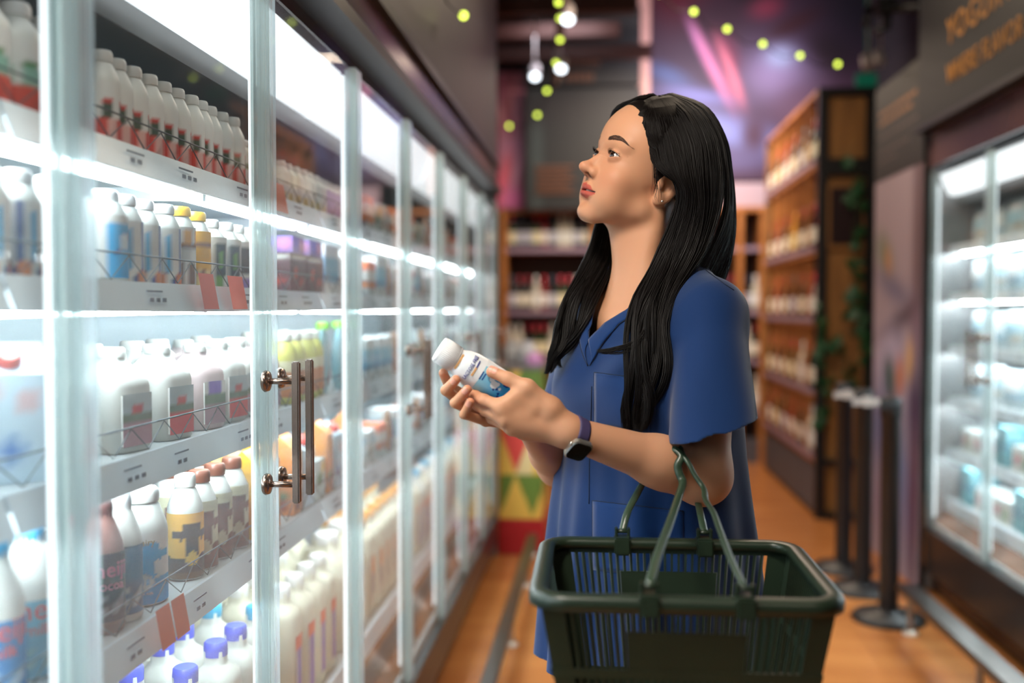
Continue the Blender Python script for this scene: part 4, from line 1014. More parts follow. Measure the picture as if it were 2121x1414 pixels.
# body frame
TB = math.radians(36)
BF = np.array((-math.cos(TB), -math.sin(TB), 0)); BL = np.array((math.sin(TB), -math.cos(TB), 0))
NB = Cl(1348, 560, 1.745); BO = np.array((NB[0], NB[1], 0.0))
def b2l(f, l, z): return BO + BF * f + BL * l + UP * z
def l2b(P): q = P - BO; return np.stack([q @ BF, q @ BL, q[:, 2]], -1)

EYES = [(7.45, 3.1, 2.05), (7.45, -3.1, 2.05)]; ER = 1.22
def f_headcm(P):
    d = ell(P, (-.2, 0, 5.1), (9.2, 7.5, 9.1))
    d = smin(d, ell(P, (3.0, 0, 5.6), (6.3, 6.6, 6.2)), 1.5)
    A = np.abs(P[:, 1]); Q = np.stack([P[:, 0], A, P[:, 2]], -1)
    d = smin(d, ell(P, (4.0, 0, -1.2), (5.3, 6.1, 6.2)), 2.0)
    d = smin(d, cone(Q, (1.2, 4.9, -4.4), (6.9, 1.5, -7.3), 1.5, 1.35), 2.4)
    d = smin(d, ell(P, (7.3, 0, -7.4), (1.9, 1.9, 1.5)), 1.4)
    d = smin(d, ell(Q, (6.3, 3.7, -1.5), (2.1, 2.1, 2.0)), 1.6)
    d = smin(d, ell(Q, (6.0, 2.9, -4.4), (2.5, 2.5, 2.6)), 1.8)
    d = smin(d, ell(P, (7.1, 0, -4.2), (2.35, 2.7, 2.3)), 1.2)
    d = smin(d, cone(Q, (8.3, .9, 4.0), (7.0, 4.6, 4.0), .6, .65), 1.2)
    # eye hollows
    d = smax(d, -ell(Q, (10.0, 2.9, 2.05), (1.75, 1.9, 1.35)), 1.1)
    # nose
    n = cone(P, (8.35, 0, 2.1), (10.2, 0, -.35), .62, .72)
    n = smin(n, ell(P, (10.7, 0, -.88), (1.05, 1.0, .88)), .6)
    n = smin(n, cone(P, (10.8, 0, -1.2), (9.6, 0, -1.75), .42, .45), .5)
    ala = ell(Q, (8.95, 1.42, -1.3), (1.35, .74, .88)); n = smin(n, ala, .6); n = smin(n, cone(Q, (10.3, .45, -1.0), (9.3, 1.25, -1.25), .72, .62), .4); d = smin(d, ell(P, (8.6, 0, -.6), (1.6, 1.3, 1.6)), .9); d = smin(d, n, .40)
    d = smax(d, -ell(Q, (9.95, .74, -1.9), (.72, .36, .46)), .22)
    # philtrum and lips
    up = chain(Q, [(9.45, 0, -3.58), (9.3, .7, -3.5), (8.62, 1.9, -3.98), (7.35, 3.0, -4.45)], [.42, .44, .40, .18], .25)
    lo = chain(Q, [(9.30, 0, -4.86), (9.1, .8, -4.84), (8.5, 1.85, -4.78), (7.35, 2.95, -4.55)], [.50, .49, .42, .16], .25)
    d = smin(d, np.minimum(up, lo), .42)
    d = smax(d, -ell(P, (8.7, 0, -4.22), (2.3, 3.0, .15)), .10)
    d = smax(d, -ell(P, (9.4, 0, -5.75), (1.1, 1.7, .45)), .9)      # fold under the lip
    d = smax(d, -cone(P, (9.95, 0, -2.3), (9.95, 0, -2.95), .3, .34), .3)
    # eyes: lids as shells with an almond slit
    for (ex, ey, ez) in EYES:
        e = P - np.array((ex, ey, ez), dtype=np.float32); s = 1 if ey > 0 else -1
        lid = np.sqrt((e ** 2).sum(-1)) - (ER + .19)
        d = smin(d, lid, .28)
        yy = e[:, 1] * s - .05; zz = e[:, 2] - .05 - .08 * yy
        hh = np.where(zz > 0, .54, .36) * np.clip(1 - (yy / 1.42) ** 2, 0, 1)
        slit = np.maximum((np.abs(zz) - hh) * .8, -(e[:, 0] - .3))
        d = smax(d, -slit, .10)
        d = smin(d, np.sqrt(((e + np.array((.05, 0, 0), dtype=np.float32)) ** 2).sum(-1)) - (ER - .16), .02)
        crease = np.abs(np.sqrt(e[:, 1] ** 2 / 2.1 + (e[:, 2] - .1) ** 2) - .92)   # fold of the upper lid
        m = (e[:, 2] > .2) & (e[:, 0] > .2); d = d + np.where(m, .07 * np.exp(-(crease / .09) ** 2), 0)
    # ears
    c, s_ = math.cos(.22), math.sin(.22)
    for sg in (1, -1):
        e = (P - np.array((-.7, 7.2 * sg, .3), dtype=np.float32)); e = np.stack([e[:, 0], e[:, 1] * sg, e[:, 2]], -1)
        a2 = -.30; e = np.stack([e[:, 0] * math.cos(a2) + e[:, 1] * math.sin(a2), -e[:, 0] * math.sin(a2) + e[:, 1] * math.cos(a2), e[:, 2]], -1)
        e = np.stack([e[:, 0] * c + e[:, 2] * s_, e[:, 1], -e[:, 0] * s_ + e[:, 2] * c], -1)
        r2 = np.sqrt((e[:, 0] / 1.62) ** 2 + (e[:, 2] / 2.9) ** 2 )
        ear = smax(ell(e, (0, .1, .2), (1.75, .62, 3.05)), -ell(e, (.15, .75, .5), (1.15, .62, 2.1)), .25)
        ear = smin(ear, chain(e, [(-.2, .25, 1.9), (-.75, .3, .8), (-.7, .3, -.4), (-.1, .3, -1.2)], [.18, .22, .22, .2], .1), .2)
        ear = smax(ear, -ell(e, (.15, .65, -.25), (.62, .75, .85)), .2)
        ear = smin(ear, ell(e, (1.05, .35, -.35), (.42, .42, .62)), .3)
        ear = smin(ear, ell(e, (.35, .15, -2.35), (.85, .42, .85)), .4)
        d = smin(d, ear, .35)
    return d

SHN, SHF = b2l(.012, .150, 1.322), b2l(-.005, -.155, 1.322)
ELN = Cl(1455, 985, 1.565); WRN = Cl(1182, 896, 1.475)
ELF = Cl(1160, 960, 1.92); WRF = Cl(1098, 884, 1.655)
NT = h2l((-2.3, 0, -4.5)); NECKB = b2l(-.03, 0, 1.345)
# hands: (x px, y px, depth) joints
LH = dict(index=[(1040, 843, 1.460), (1002, 828, 1.472), (985, 819, 1.488), (972, 811, 1.502)],
          middle=[(1047, 868, 1.462), (1006, 849, 1.482), (990, 840, 1.498), (978, 833, 1.512)],
          ring=[(1062, 886, 1.470), (1020, 866, 1.494), (1004, 856, 1.512), (994, 848, 1.525)],
          pinky=[(1086, 894, 1.482), (1050, 878, 1.505), (1036, 868, 1.520), (1026, 860, 1.532)])
LT = [(1140, 846, 1.468), (1092, 803, 1.462), (1052, 784, 1.468), (1020, 770, 1.474)]
RH = dict(index=[(1040, 846, 1.572), (968, 822, 1.566), (930, 800, 1.540), (918, 772, 1.512)],
          middle=[(1046, 858, 1.560), (962, 838, 1.535), (924, 808, 1.498), (944, 786, 1.478)],
          ring=[(1054, 868, 1.548), (986, 856, 1.515), (943, 834, 1.486), (968, 806, 1.470)],
          pinky=[(1062, 878, 1.538), (1006, 872, 1.505), (961, 858, 1.478), (974, 832, 1.464)])
RT = [(1094, 868, 1.640), (1062, 828, 1.605), (1030, 800, 1.575), (1002, 790, 1.562)]
FR = dict(index=(.0098, .0086, .0079, .0070), middle=(.0100, .0088, .0081, .0071), ring=(.0095, .0084, .0078, .0068), pinky=(.0086, .0074, .0068, .0061))
def J(p): return Cl(*p)
def hand(P, fing, thumb, wr, rw, side):
    d = None
    for k in ('index', 'middle', 'ring', 'pinky'):
        j = [J(p) for p in fing[k]]
        t = wr + (j[0] - wr) * .25
        e = cone(P, t, j[0], .0135, .0122); d = e if d is None else smin(d, e, .012)
    tj = [J(p) for p in thumb]
    d = smin(d, cone(P, wr + (tj[0] - wr) * .3, tj[0], .016, .0165), .014)
    d = smin(d, cone(P, tj[0], tj[1], .0160, .0118), .012)
    d = smin(d, cone(P, tj[1], J(fing['index'][0]), .008, .009), .014)
    d = smin(d, cone(P, tj[0] * .6 + J(fing['index'][0]) * .4, tj[1] * .5 + J(fing['index'][0]) * .5, .0125, .010), .012)
    d = smin(d, smin(cone(P, tj[1], tj[2], .0112, .0100), cone(P, tj[2], tj[3], .0100, .0082), .004), .006)
    d = smin(d, ell(P, tj[3], (.0088, .0086, .0086)), .003)
    m = None
    for k in ('index', 'middle', 'ring', 'pinky'):
        j = [J(p) for p in fing[k]]; r = FR[k]
        e = cone(P, j[0], j[1], r[0] * 1.04, r[1]); e = smin(e, cone(P, j[1], j[2], r[1], r[2]), .003); e = smin(e, cone(P, j[2], j[3], r[2], r[3]), .003)
        e = smin(e, cone(P, j[1], j[1] + .0001, r[1] * 1.06, r[1] * 1.06), .003)
        m = e if m is None else smin(m, e, .0015)
    d = smin(d, m, .006)
    return d
def arm_near(P):
    d = smin(cone(P, SHN, ELN, .046, .041), cone(P, ELN, ELN + (WRN - ELN) * .35, .041, .0385), .03)
    d = smin(d, cone(P, ELN + (WRN - ELN) * .3, WRN, .0385, .0235), .02)
    a = (WRN - ELN) / np.linalg.norm(WRN - ELN)
    hd = hand(P, LH, LT, WRN - a * .006, .022, 1)
    return smin(d, hd, .02)
def arm_far(P):
    d = smin(cone(P, SHF, ELF, .050, .040), cone(P, ELF, ELF + (WRF - ELF) * .35, .040, .037), .03)
    d = smin(d, cone(P, ELF + (WRF - ELF) * .3, WRF, .037, .023), .02)
    return smin(d, hand(P, RH, RT, WRF, .022, -1), .02)
def f_neck(P):
    d = cone(P, NT, NECKB, .053, .055)
    d = smin(d, cone(P, h2l((.8, 0, -5.5)), b2l(.018, 0, 1.32), .034, .036), .03)
    for s in (1, -1):   # muscles from ear to collarbone, collarbones, shoulders
        d = smin(d, cone(P, h2l((-1.5, 5.0 * s, -2.5)), b2l(.058, .016 * s, 1.315), .013, .010), .03)
        d = smin(d, cone(P, b2l(.062, .02 * s, 1.308), b2l(.035, .15 * s, 1.335), .010, .011), .025)
        d = smin(d, cone(P, b2l(-.035, .02 * s, 1.375), b2l(0, .145 * s, 1.322), .042, .042), .05)
    return d
def f_chest(P):
    d = ell(P @ BM, BM.T @ b2l(-.01, 0, 1.16), (.105, .165, .23))
    return d
BM = np.stack([BF, BL, UP], 1)
def f_upper(P):
    Q = l2h(P); near = np.abs(Q).max(-1) < 19
    d = np.full(len(P), 1.0, dtype=np.float32)
    dn = smin(f_neck(P), f_chest(P), .05)
    if near.any(): d[near] = f_headcm(Q[near]) * (.01 * HS)
    return smin(d, dn, .022)

SKIN = M('skin', S(200, 144, 110), 0.5, sss=0.12, attr=True, spec=0.32, bump=(900, .08, .0006))
def gauss(Q, c, r): return np.exp(-((((Q - np.array(c)) / np.array(r)) ** 2).sum(-1)))
def skin_cols(vs):
    base = np.array(S(204, 150, 116)); c = np.tile(base, (len(vs), 1)); Q = l2h(vs)
    A = Q.copy(); A[:, 1] = np.abs(A[:, 1])
    def mixc(w, colr): 
        nonlocal c
        w = w[:, None]; c = c * (1 - w) + np.array(colr) * w
    mixc(.45 * gauss(A, (7.0, 4.0, -1.8), (3, 2, 1.8)), S(206, 128, 98))
    mixc(.35 * gauss(A, (10.6, 0, -1.0), (1.4, 1.4, 1.3)), S(206, 132, 104))
    mixc(.35 * gauss(A, (8.6, 3.0, 1.6), (1.8, 2.2, 1.3)), S(168, 108, 84))
    A32 = A.astype(np.float32); near9 = (np.abs(Q[:, 2] + 4.2) < 2).astype(float)
    up = chain(A32, [(9.45, 0, -3.58), (9.3, .7, -3.5), (8.62, 1.9, -3.98), (7.35, 3.0, -4.45)], [.42, .44, .40, .18])
    lo = chain(A32, [(9.30, 0, -4.86), (9.1, .8, -4.84), (8.5, 1.85, -4.78), (7.35, 2.95, -4.55)], [.50, .49, .42, .16])
    w = np.clip((.28 - np.minimum(up, lo)) / .12, 0, 1) * (Q[:, 0] > 6.3)
    top = Q[:, 2] > -2.98 + .05 * np.cos(A[:, 1] * 3); w = np.where(top & (Q[:, 2] > -3.0), 0, w); w = np.where(Q[:, 2] < -5.5, 0, w)
    ay = A[:, 1]; zu = -3.10 - 1.40 * (ay / 3.05) ** 1.8 + .07 * np.cos(ay * 4); zl = -5.42 + .92 * (ay / 3.05) ** 2
    w = np.clip((zu - Q[:, 2]) / .10 + .5, 0, 1) * np.clip((Q[:, 2] - zl) / .10 + .5, 0, 1) * (Q[:, 0] > 6.4) * (ay < 3.05) * np.clip((near9 - .0) * 1.0, 0, 1)
    mixc(w * .9, S(182, 74, 64))
    mixc(np.clip(1 - np.abs(ell(A32, (9.95, .74, -1.9), (.72, .36, .46))) / .16, 0, 1) * .6, S(70, 30, 24))  # shade of the nostril hollows painted into the skin
    for p in ((8.9, 1.1 + 3.2, -1.0), (7.7, 4.6, -3.6), (6.9, 4.9, -2.9), (6.8, 5.3, 2.5)):   # small moles
        mixc(.75 * np.exp(-(((Q - np.array(p)) ** 2).sum(-1)) / .012), S(110, 66, 50))
    for hnd, tj in ((LH, LT), (RH, RT)):
        for k in hnd:
            t = J(hnd[k][3]); w = np.exp(-(((vs - t) ** 2).sum(-1)) / .011 ** 2); mixc(.4 * w, S(226, 128, 100))
        w = np.exp(-(((vs - J(tj[3])) ** 2).sum(-1)) / .012 ** 2); mixc(.4 * w, S(214, 128, 100))
    return c

woman = empty('person', (0, 0, 0), YAW)
tag(woman, 'woman with long black wavy hair in a blue scrub top holding a white bottle', 'person')
# head, neck and chest fine; arms fine; hidden torso coarse
pieces = []
def piece(f, lo, hi, h): v, q = mesh_sdf(f, lo, hi, h); pieces.append((v, q))
hc = HO
piece(f_upper, (hc[0] - .17, hc[1] - .17, 1.18), (hc[0] + .17, hc[1] + .17, hc[2] + .17), .0014)
amin = np.minimum.reduce([J(p) for k in LH.values() for p in k] + [J(p) for k in RH.values() for p in k]) - .03
piece(arm_near, (amin[0], 1.36, .93), (.44, 1.70, 1.40), .0019)
piece(arm_far, (amin[0], 1.40, .93), (.36, 1.95, 1.40), .0019)
def f_low(P):
    hip = ell(P @ BM, BM.T @ b2l(-.01, 0, .92), (.11, .165, .17)); d = smin(f_chest(P), hip, .08)
    d = smin(d, cone(P, b2l(-.005, 0, 1.15), b2l(-.01, 0, .95), .105, .11), .06)
    for s in (1, -1):
        d = smin(d, cone(P, b2l(-.01, .085 * s, .86), b2l(.0, .095 * s, .48), .082, .052), .04)
        d = smin(d, cone(P, b2l(0, .095 * s, .48), b2l(-.03, .10 * s, .10), .050, .032), .02)
        d = smin(d, cone(P, b2l(-.03, .10 * s, .07), b2l(.10, .11 * s, .045), .034, .022), .02)
    return d
piece(f_low, b2l(0, 0, 0) - np.array((.26, .26, 0)), b2l(0, 0, 0) + np.array((.26, .26, 1.30)), .009)
off = 0; V_, Q_ = [], []
for v, q in pieces: V_.append(v); Q_.append(q + off); off += len(v)
V_ = np.concatenate(V_); Q_ = np.concatenate(Q_)
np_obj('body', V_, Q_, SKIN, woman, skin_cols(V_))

# eyes
for (ex, ey, ez) in EYES:
    mb = MB(); vs = []; nu, nv = 40, 40; n_ = np.array((.955, .28 if ey < 0 else .28, .10)); n_ /= np.linalg.norm(n_)
    # gaze slightly up and forward: local z of the ball = gaze direction
    zax = n_; xax = np.cross((0, 0, 1.0), zax); xax /= np.linalg.norm(xax); yax = np.cross(zax, xax)
    def ep(u, v):
        t = math.pi * (v * .75); a = 2 * math.pi * u; r = ER * (1 + .045 * math.exp(-(t / .42) ** 2))
        p = zax * math.cos(t) + (xax * math.cos(a) + yax * math.sin(a)) * math.sin(t); return tuple(h2l(np.array((ex, ey, ez)) + p * r))
    def ec(u, v):
        t = math.degrees(math.pi * v * .75)
        return S(8, 6, 6) if t < 11 else (S(58, 34, 24) if t < 24 else (S(30, 20, 18) if t < 28 else S(226, 220, 216)))
    mb.grid(ep, nu, 60, ec); mb.build('eye', M('eye_surface', rough=0.06, attr=True, coat=1.0, spec=.8), woman)

def project(f, p, d, n=60, step=.9):
    p = np.array(p, dtype=np.float64)
    for _ in range(n):
        s = float(f(p[None].astype(np.float32))[0])
        if abs(s) < 2e-4: break
        p = p + d * s * step
    return p
def on_head(y, z, x0=12.5, off=0.0):
    """point on the face at head (y, z), coming from the front"""
    x = x0
    for _ in range(60):
        s = float(f_headcm(np.array([[x, y, z]], dtype=np.float32))[0])
        if abs(s) < .004: break
        x -= s * .8
    return np.array((x + off, y, z))
HAIR = M('black_hair', S(17, 13, 12), 0.46, spec=0.2)
BROW = M('brow_hair', S(92, 66, 54), 0.6)
random.seed(5)
for s in (1, -1):
    mb = MB()
    zc = lambda t: 4.42 + .62 * math.sin(2.0 * t) - .75 * t ** 3
    for i in range(520):
        t = random.random() ** .9; w = .42 * min(1, .6 + t * 2) * (1 - max(0, t - .5) / .62)
        y = 1.6 + 3.8 * t; L_ = random.uniform(.3, .5); t2 = min(1.1, t + L_ / 3.5); k = random.uniform(-1, 1)
        z = zc(t) + k * w; z2 = zc(t2) + k * w * .75 + .12 * (1 - t)
        a = on_head(y * s, z, 11.5, .01); b = on_head((y + L_) * s, z2, 11.5, .05)
        mb.tube([h2l(a), h2l((a + b) / 2 + np.array((.02, 0, 0))), h2l(b)], [.00017, .00018, .00005], 3)
    mb.build('eyebrow', BROW, woman)
    mb = MB(); ex, ey, ez = EYES[0]
    for i in range(34):
        t = i / 33; yy = -1.25 + 2.65 * t; hz = .54 * max(0, 1 - (yy / 1.42) ** 2)
        z0 = ez + .05 + hz + .08 * yy + .02; rr = ER + .17; q = rr * rr - yy * yy - (z0 - ez) ** 2
        x0_ = ex + math.sqrt(max(q, .05)); l = .75 + .25 * math.sin(t * 3.14) + random.uniform(-.1, .1); fan = (yy / 1.4) * .35
        p0 = np.array((x0_, (ey + yy + .05) * s, z0)); p1 = p0 + np.array((.35 * l, fan * .5 * l * s, .02)); p2 = p0 + np.array((.55 * l, fan * l * s, .38 * l))
        mb.tube([h2l(p0), h2l(p1), h2l(p2)], [.00028, .00022, .00005], 3)
    pl = []
    for i in range(17):
        yy = -1.32 + 2.74 * i / 16; z0 = ez + .05 + .54 * max(0, 1 - (yy / 1.42) ** 2) + .08 * yy; q = (ER + .13) ** 2 - yy * yy - (z0 - ez) ** 2
        pl.append(h2l((ex + math.sqrt(max(q, .04)), (ey + yy + .05) * s, z0)))
    mb.tube(pl, [.0001] + [.0005] * 15 + [.0002], 5)
    mb.build('eyelashes', HAIR, woman)
mb = MB(); mb.grid(lambda u, v: tuple(h2l((9.05 - 2.2 * (u - .5) ** 2 * 2, (u - .5) * 3.0, -3.95 - .5 * v))), 16, 3); mb.build('teeth', M('teeth', S(226, 218, 204), .25), woman)
ep_ = h2l((-.25, 7.75, -2.05)); mb = MB(); mb.sphere(tuple(ep_ + HL * .003), .0022, 12); mb.build('stud_earring', M('diamond_stud', S(236, 236, 236), 0.05, 0.9), woman)

# finger nails
NAIL = M('nail', S(226, 160, 138), .38, coat=.05)
def nail(j2, j3, r, outdir, scale=1.0):
    ax = (j3 - j2) / np.linalg.norm(j3 - j2); o_ = outdir - ax * (outdir @ ax); o_ /= np.linalg.norm(o_); sd = np.cross(ax, o_)
    c0 = j3 - ax * .0015; mb = MB()
    def g(u, v):
        a = (u - .5) * 1.5; l = (v - .45) * .0105 * scale; w = 1 - .25 * (2 * v - 1) ** 4
        return tuple(c0 + ax * l + (o_ * math.cos(a * w) + sd * math.sin(a * w)) * (r * 1.045 - .0006 * v))
    mb.grid(g, 8, 8); mb.build('fingernail', NAIL, woman)
cam_dir = np.array((0, -1.0, 0))
nail(J(LT[2]), J(LT[3]), .0090, np.array((.0, -.75, .6)), 1.2)
for k in ('middle', 'ring', 'pinky'): nail(J(RH[k][2]), J(RH[k][3]), FR[k][3], np.array((-.1, -1.0, .15)))
# ------------------------------------------------------------------ scrub top
CZ = [.66, .80, .95, 1.08, 1.20, 1.29, 1.34, 1.375]
CA = [.222, .210, .196, .182, .180, .168, .135, .080]
CB = [.170, .158, .146, .130, .122, .112, .088, .060]
CF = [.0, .0, .0, .0, .012, .004, -.008, -.012]
HEMC = Cl(1477, 886, 1.53); HEMN = np.array((.277, 0.0, -.961)); HEMN /= np.linalg.norm(HEMN)
def f_sleeve(P):
    d = cone(P, SHN + np.array((0, 0, -.005)), HEMC + (HEMC - SHN) * .22, .056, .070)
    ax = (HEMC - SHN); ax /= np.linalg.norm(ax); q = P - SHN; t = q @ ax
    u = np.cross(ax, (0, 1.0, 0)); u /= np.linalg.norm(u); w = np.cross(ax, u); an = np.arctan2(q @ w, q @ u)
    fl = np.clip((t - .02) / .2, 0, 1)
    return d + .0016 * fl * np.sin(an * 4 + t * 9) + .0016 * np.sin(an * 3 - t * 18) * fl
def f_torso(P):
    B = l2b(P); z = np.clip(B[:, 2], CZ[0], CZ[-1]); a = np.interp(z, CZ, CA); b = np.interp(z, CZ, CB); fo = np.interp(z, CZ, CF)
    x = B[:, 1] / a; y = (B[:, 0] - fo) / b; e = (np.abs(x) ** 2.3 + np.abs(y) ** 2.3) ** (1 / 2.3)
    d = (e - 1) * b; d = np.where(e < 1, d, (e - 1) * (a + b) * .5)
    d = np.maximum(d, B[:, 2] - 1.395) * .92
    d = smin(d, ell(P @ BM, BM.T @ b2l(.044, .072, 1.185), (.075, .075, .085)), .06)
    d = smin(d, ell(P @ BM, BM.T @ b2l(.044, -.072, 1.185), (.075, .075, .085)), .06)
    ph = np.arctan2(B[:, 1], B[:, 0]); low = np.clip((1.16 - B[:, 2]) / .35, 0, 1)
    d = d + low * (.0075 * np.sin(ph * 8 + 1.2 * np.sin(ph * 3 + B[:, 2] * 4)) + .004 * np.sin(ph * 15 + B[:, 2] * 7))
    d = d + .0022 * np.sin(B[:, 1] * 55 - B[:, 2] * 60) * np.exp(-((B[:, 2] - 1.24) / .07) ** 2)
    return d
def f_top(P):
    d = f_torso(P)
    for s, sh in ((1, SHN), (-1, SHF)): d = smin(d, cone(P, b2l(-.012, .075 * s, 1.362), sh, .046, .058), .05)
    d = smin(d, f_sleeve(P), .022)
    fs = cone(P, SHF, SHF + (ELF - SHF) * .85, .055, .062)
    return smin(d, fs, .022)
VA, VW = 1.268, .076          # apex height of the V, half width at the neck
def vl0(z): return -.022 * (1 - np.clip((z - VA) / (1.372 - VA), 0, 1))
def cutf(P):
    B = l2b(P)
    m = .70 - B[:, 2]
    hw = np.clip((B[:, 2] - VA) / (1.372 - VA), -1, 1) * VW
    v = np.where(B[:, 0] > -.005, hw - np.abs(B[:, 1] - vl0(B[:, 2])), -.05); m = np.maximum(m, v)
    r = np.sqrt((B[:, 0] + .012) ** 2 / .062 ** 2 + (B[:, 1]) ** 2 / VW ** 2); nk = np.where(B[:, 2] > 1.345, (1 - r) * .06, -.05); m = np.maximum(m, nk)
    isn = (f_sleeve(P) < f_torso(P) + .004) & ((P - SHN) @ BL > -.07)
    m = np.maximum(m, np.where(isn, (P - HEMC) @ HEMN, -.05))
    fa = (ELF - SHF) / np.linalg.norm(ELF - SHF)
    isf = cone(P, SHF, ELF, .055, .062) < f_torso(P) + .004
    m = np.maximum(m, np.where(isf, (P - (SHF + fa * .20)) @ fa, -.05))
    return m
def cut_mesh(vs, qs, m):
    fm = m[qs]; keep = (fm < 0).any(1); mixed = keep & (fm >= 0).any(1); q = qs[keep]
    nv = vs.copy(); acc = np.zeros_like(vs); cnt = np.zeros(len(vs))
    for a in range(4):
        b = (a + 1) % 4
        for (i, j) in ((qs[mixed][:, a], qs[mixed][:, b]), (qs[mixed][:, b], qs[mixed][:, a])):
            k = (m[i] >= 0) & (m[j] < 0); i_, j_ = i[k], j[k]; t = m[i_] / (m[i_] - m[j_]); t = np.clip(t, 0, 1)[:, None]
            np.add.at(acc, i_, vs[i_] * (1 - t) + vs[j_] * t); np.add.at(cnt, i_, 1)
    k = cnt > 0; nv[k] = acc[k] / cnt[k][:, None]
    drop = (m >= 0) & ~k; q = q[~drop[q].any(1)]
    used = np.unique(q); mp = -np.ones(len(vs), dtype=int); mp[used] = np.arange(len(used)); return nv[used], mp[q]
v_, q_ = mesh_sdf(f_top, (BO[0] - .30, BO[1] - .30, .66), (BO[0] + .30, BO[1] + .30, 1.44), .0032)
v_, q_ = cut_mesh(v_, q_, cutf(v_))
CLOTH = M('blue_scrub_cotton', S(4, 42, 90), 0.75, spec=0.15, sheen=0.25, noise=(3.0, S(3, 37, 80), .5), bump=(420, .12, .0006))
top = np_obj('scrub_top', v_, q_, CLOTH, woman)
sd = top.modifiers.new('thickness', 'SOLIDIFY'); sd.thickness = .0016; sd.offset = -1

def grad(f, p, e=8e-4):
    pts = np.array([p + np.eye(3)[i] * e * s for i in range(3) for s in (1, -1)], dtype=np.float32); d = f(pts)
    g = np.array([d[0] - d[1], d[2] - d[3], d[4] - d[5]], dtype=float); return g / (np.linalg.norm(g) + 1e-12)
def settle(f, p, off=0.0, n=14):
    p = np.array(p, dtype=float)
    for _ in range(n):
        s = float(f(p[None].astype(np.float32))[0]) - off
        if abs(s) < 1e-4: break
        p = p - grad(f, p) * s
    return p
CAML = np.array(RZI @ CAM_LOC)
def cast(f, px, py, off=0.0, t0=1.3):
    d = np.array(RZI @ ray(px, py)); nd = np.linalg.norm(d); d = d / nd; t = t0 * nd; p = CAML + d * t
    for _ in range(120):
        s = float(f(p[None].astype(np.float32))[0])
        if s < 3e-4: break
        p = p + d * s * .8
    return p + grad(f, p) * off
# band of the V neck, folded over along the opening
BAND = M('scrub_band', S(5, 44, 93), 0.75, spec=0.15, sheen=0.2)
SEAM = M('scrub_seam', S(5, 24, 52), 0.8)
for s in (1, -1):
    def bp(u, v):
        z = 1.376 - (1.376 - (VA - .040 * u)) * v; hw0 = max(0.0, (z - VA) / (1.372 - VA)) * VW
        l = (hw0 - .001) + .030 * u * (1 if z > VA else max(.0, 1 - (VA - z) / .045)); l = max(l, 0.0)
        b0 = .09 if z < 1.33 else .09 - (z - 1.33) * 1.6
        return tuple(settle(f_top, b2l(b0, l * s + float(vl0(z)), z), .0022 + .0008 * math.sin(math.pi * u)))
    mb = MB(); mb.grid(bp, 6, 34); o = mb.build('neck_band', BAND, top)
    o.modifiers.new('thickness', 'SOLIDIFY').thickness = .0016
    MB().tube([Vector(bp(1.0, k / 24)) for k in range(25)], .0009, 5).build('seam', SEAM, top)
def patch(name, x0, y0, x1, y1, off=.0009, nx=16, ny=14, skew=0.0):
    mb = MB(); mb.grid(lambda u, v: tuple(cast(f_top, x0 + (x1 - x0) * u, y0 + (y1 - y0) * v + skew * u, off)), nx, ny)
    o = mb.build(name, BAND, top); m_ = o.modifiers.new('thickness', 'SOLIDIFY'); m_.thickness = .0012; m_.offset = 0
    pts = [cast(f_top, x0 + (x1 - x0) * k / 16, y0 + skew * k / 16, off + .0006) for k in range(17)]; MB().tube([Vector(p) for p in pts], .0007, 5).build('hem_line', SEAM, o)
    pts = [cast(f_top, x0, y0 + (y1 - y0) * k / 16, off + .0004) for k in range(17)]; MB().tube([Vector(p) for p in pts], .0007, 5).build('hem_line', SEAM, o)
    return o
patch('chest_pocket', 1232, 771, 1345, 880, skew=14)
patch('lower_pocket', 1228, 1036, 1416, 1180, skew=22)
def seam(pts, f=f_top, off=.0006, r=.0008):
    P_ = []
    for i in range(len(pts) - 1):
        for k in range(6): t = k / 6; P_.append(Vector(cast(f, pts[i][0] * (1 - t) + pts[i + 1][0] * t, pts[i][1] * (1 - t) + pts[i + 1][1] * t, off)))
    MB().tube(P_, r, 5).build('seam', SEAM, top)
seam([(1226, 800), (1224, 880), (1221, 960), (1220, 1060)])
seam([(1462, 560), (1500, 588), (1524, 604)])

# trousers and shoes (below the frame)
def f_pants(P):
    d = ell(P @ BM, BM.T @ b2l(-.01, 0, .88), (.125, .178, .14))
    for s in (1, -1):
        d = smin(d, cone(P, b2l(-.01, .088 * s, .84), b2l(.0, .098 * s, .48), .094, .070), .03)
        d = smin(d, cone(P, b2l(0, .098 * s, .48), b2l(-.03, .104 * s, .06), .070, .062), .02)
    return smax(d, .07 - P[:, 2], .01)
v_, q_ = mesh_sdf(f_pants, b2l(0, 0, 0) - np.array((.28, .28, 0)), b2l(0, 0, 0) + np.array((.28, .28, 1.10)), .008)
np_obj('trousers', v_, q_, CLOTH, woman)
for s in (1, -1):
    def f_shoe(P, s=s): return smax(smin(cone(P, b2l(-.045, .104 * s, .045), b2l(.03, .108 * s, .05), .040, .038), cone(P, b2l(.03, .108 * s, .04), b2l(.13, .116 * s, .03), .040, .030), .02), -P[:, 2] + .001, .004)
    c = b2l(.03, .108 * s, 0); v_, q_ = mesh_sdf(f_shoe, c - np.array((.2, .2, .01)), c + np.array((.2, .2, .12)), .006)
    np_obj('shoe', v_, q_, M('white_shoe', S(226, 226, 224), .5), woman)

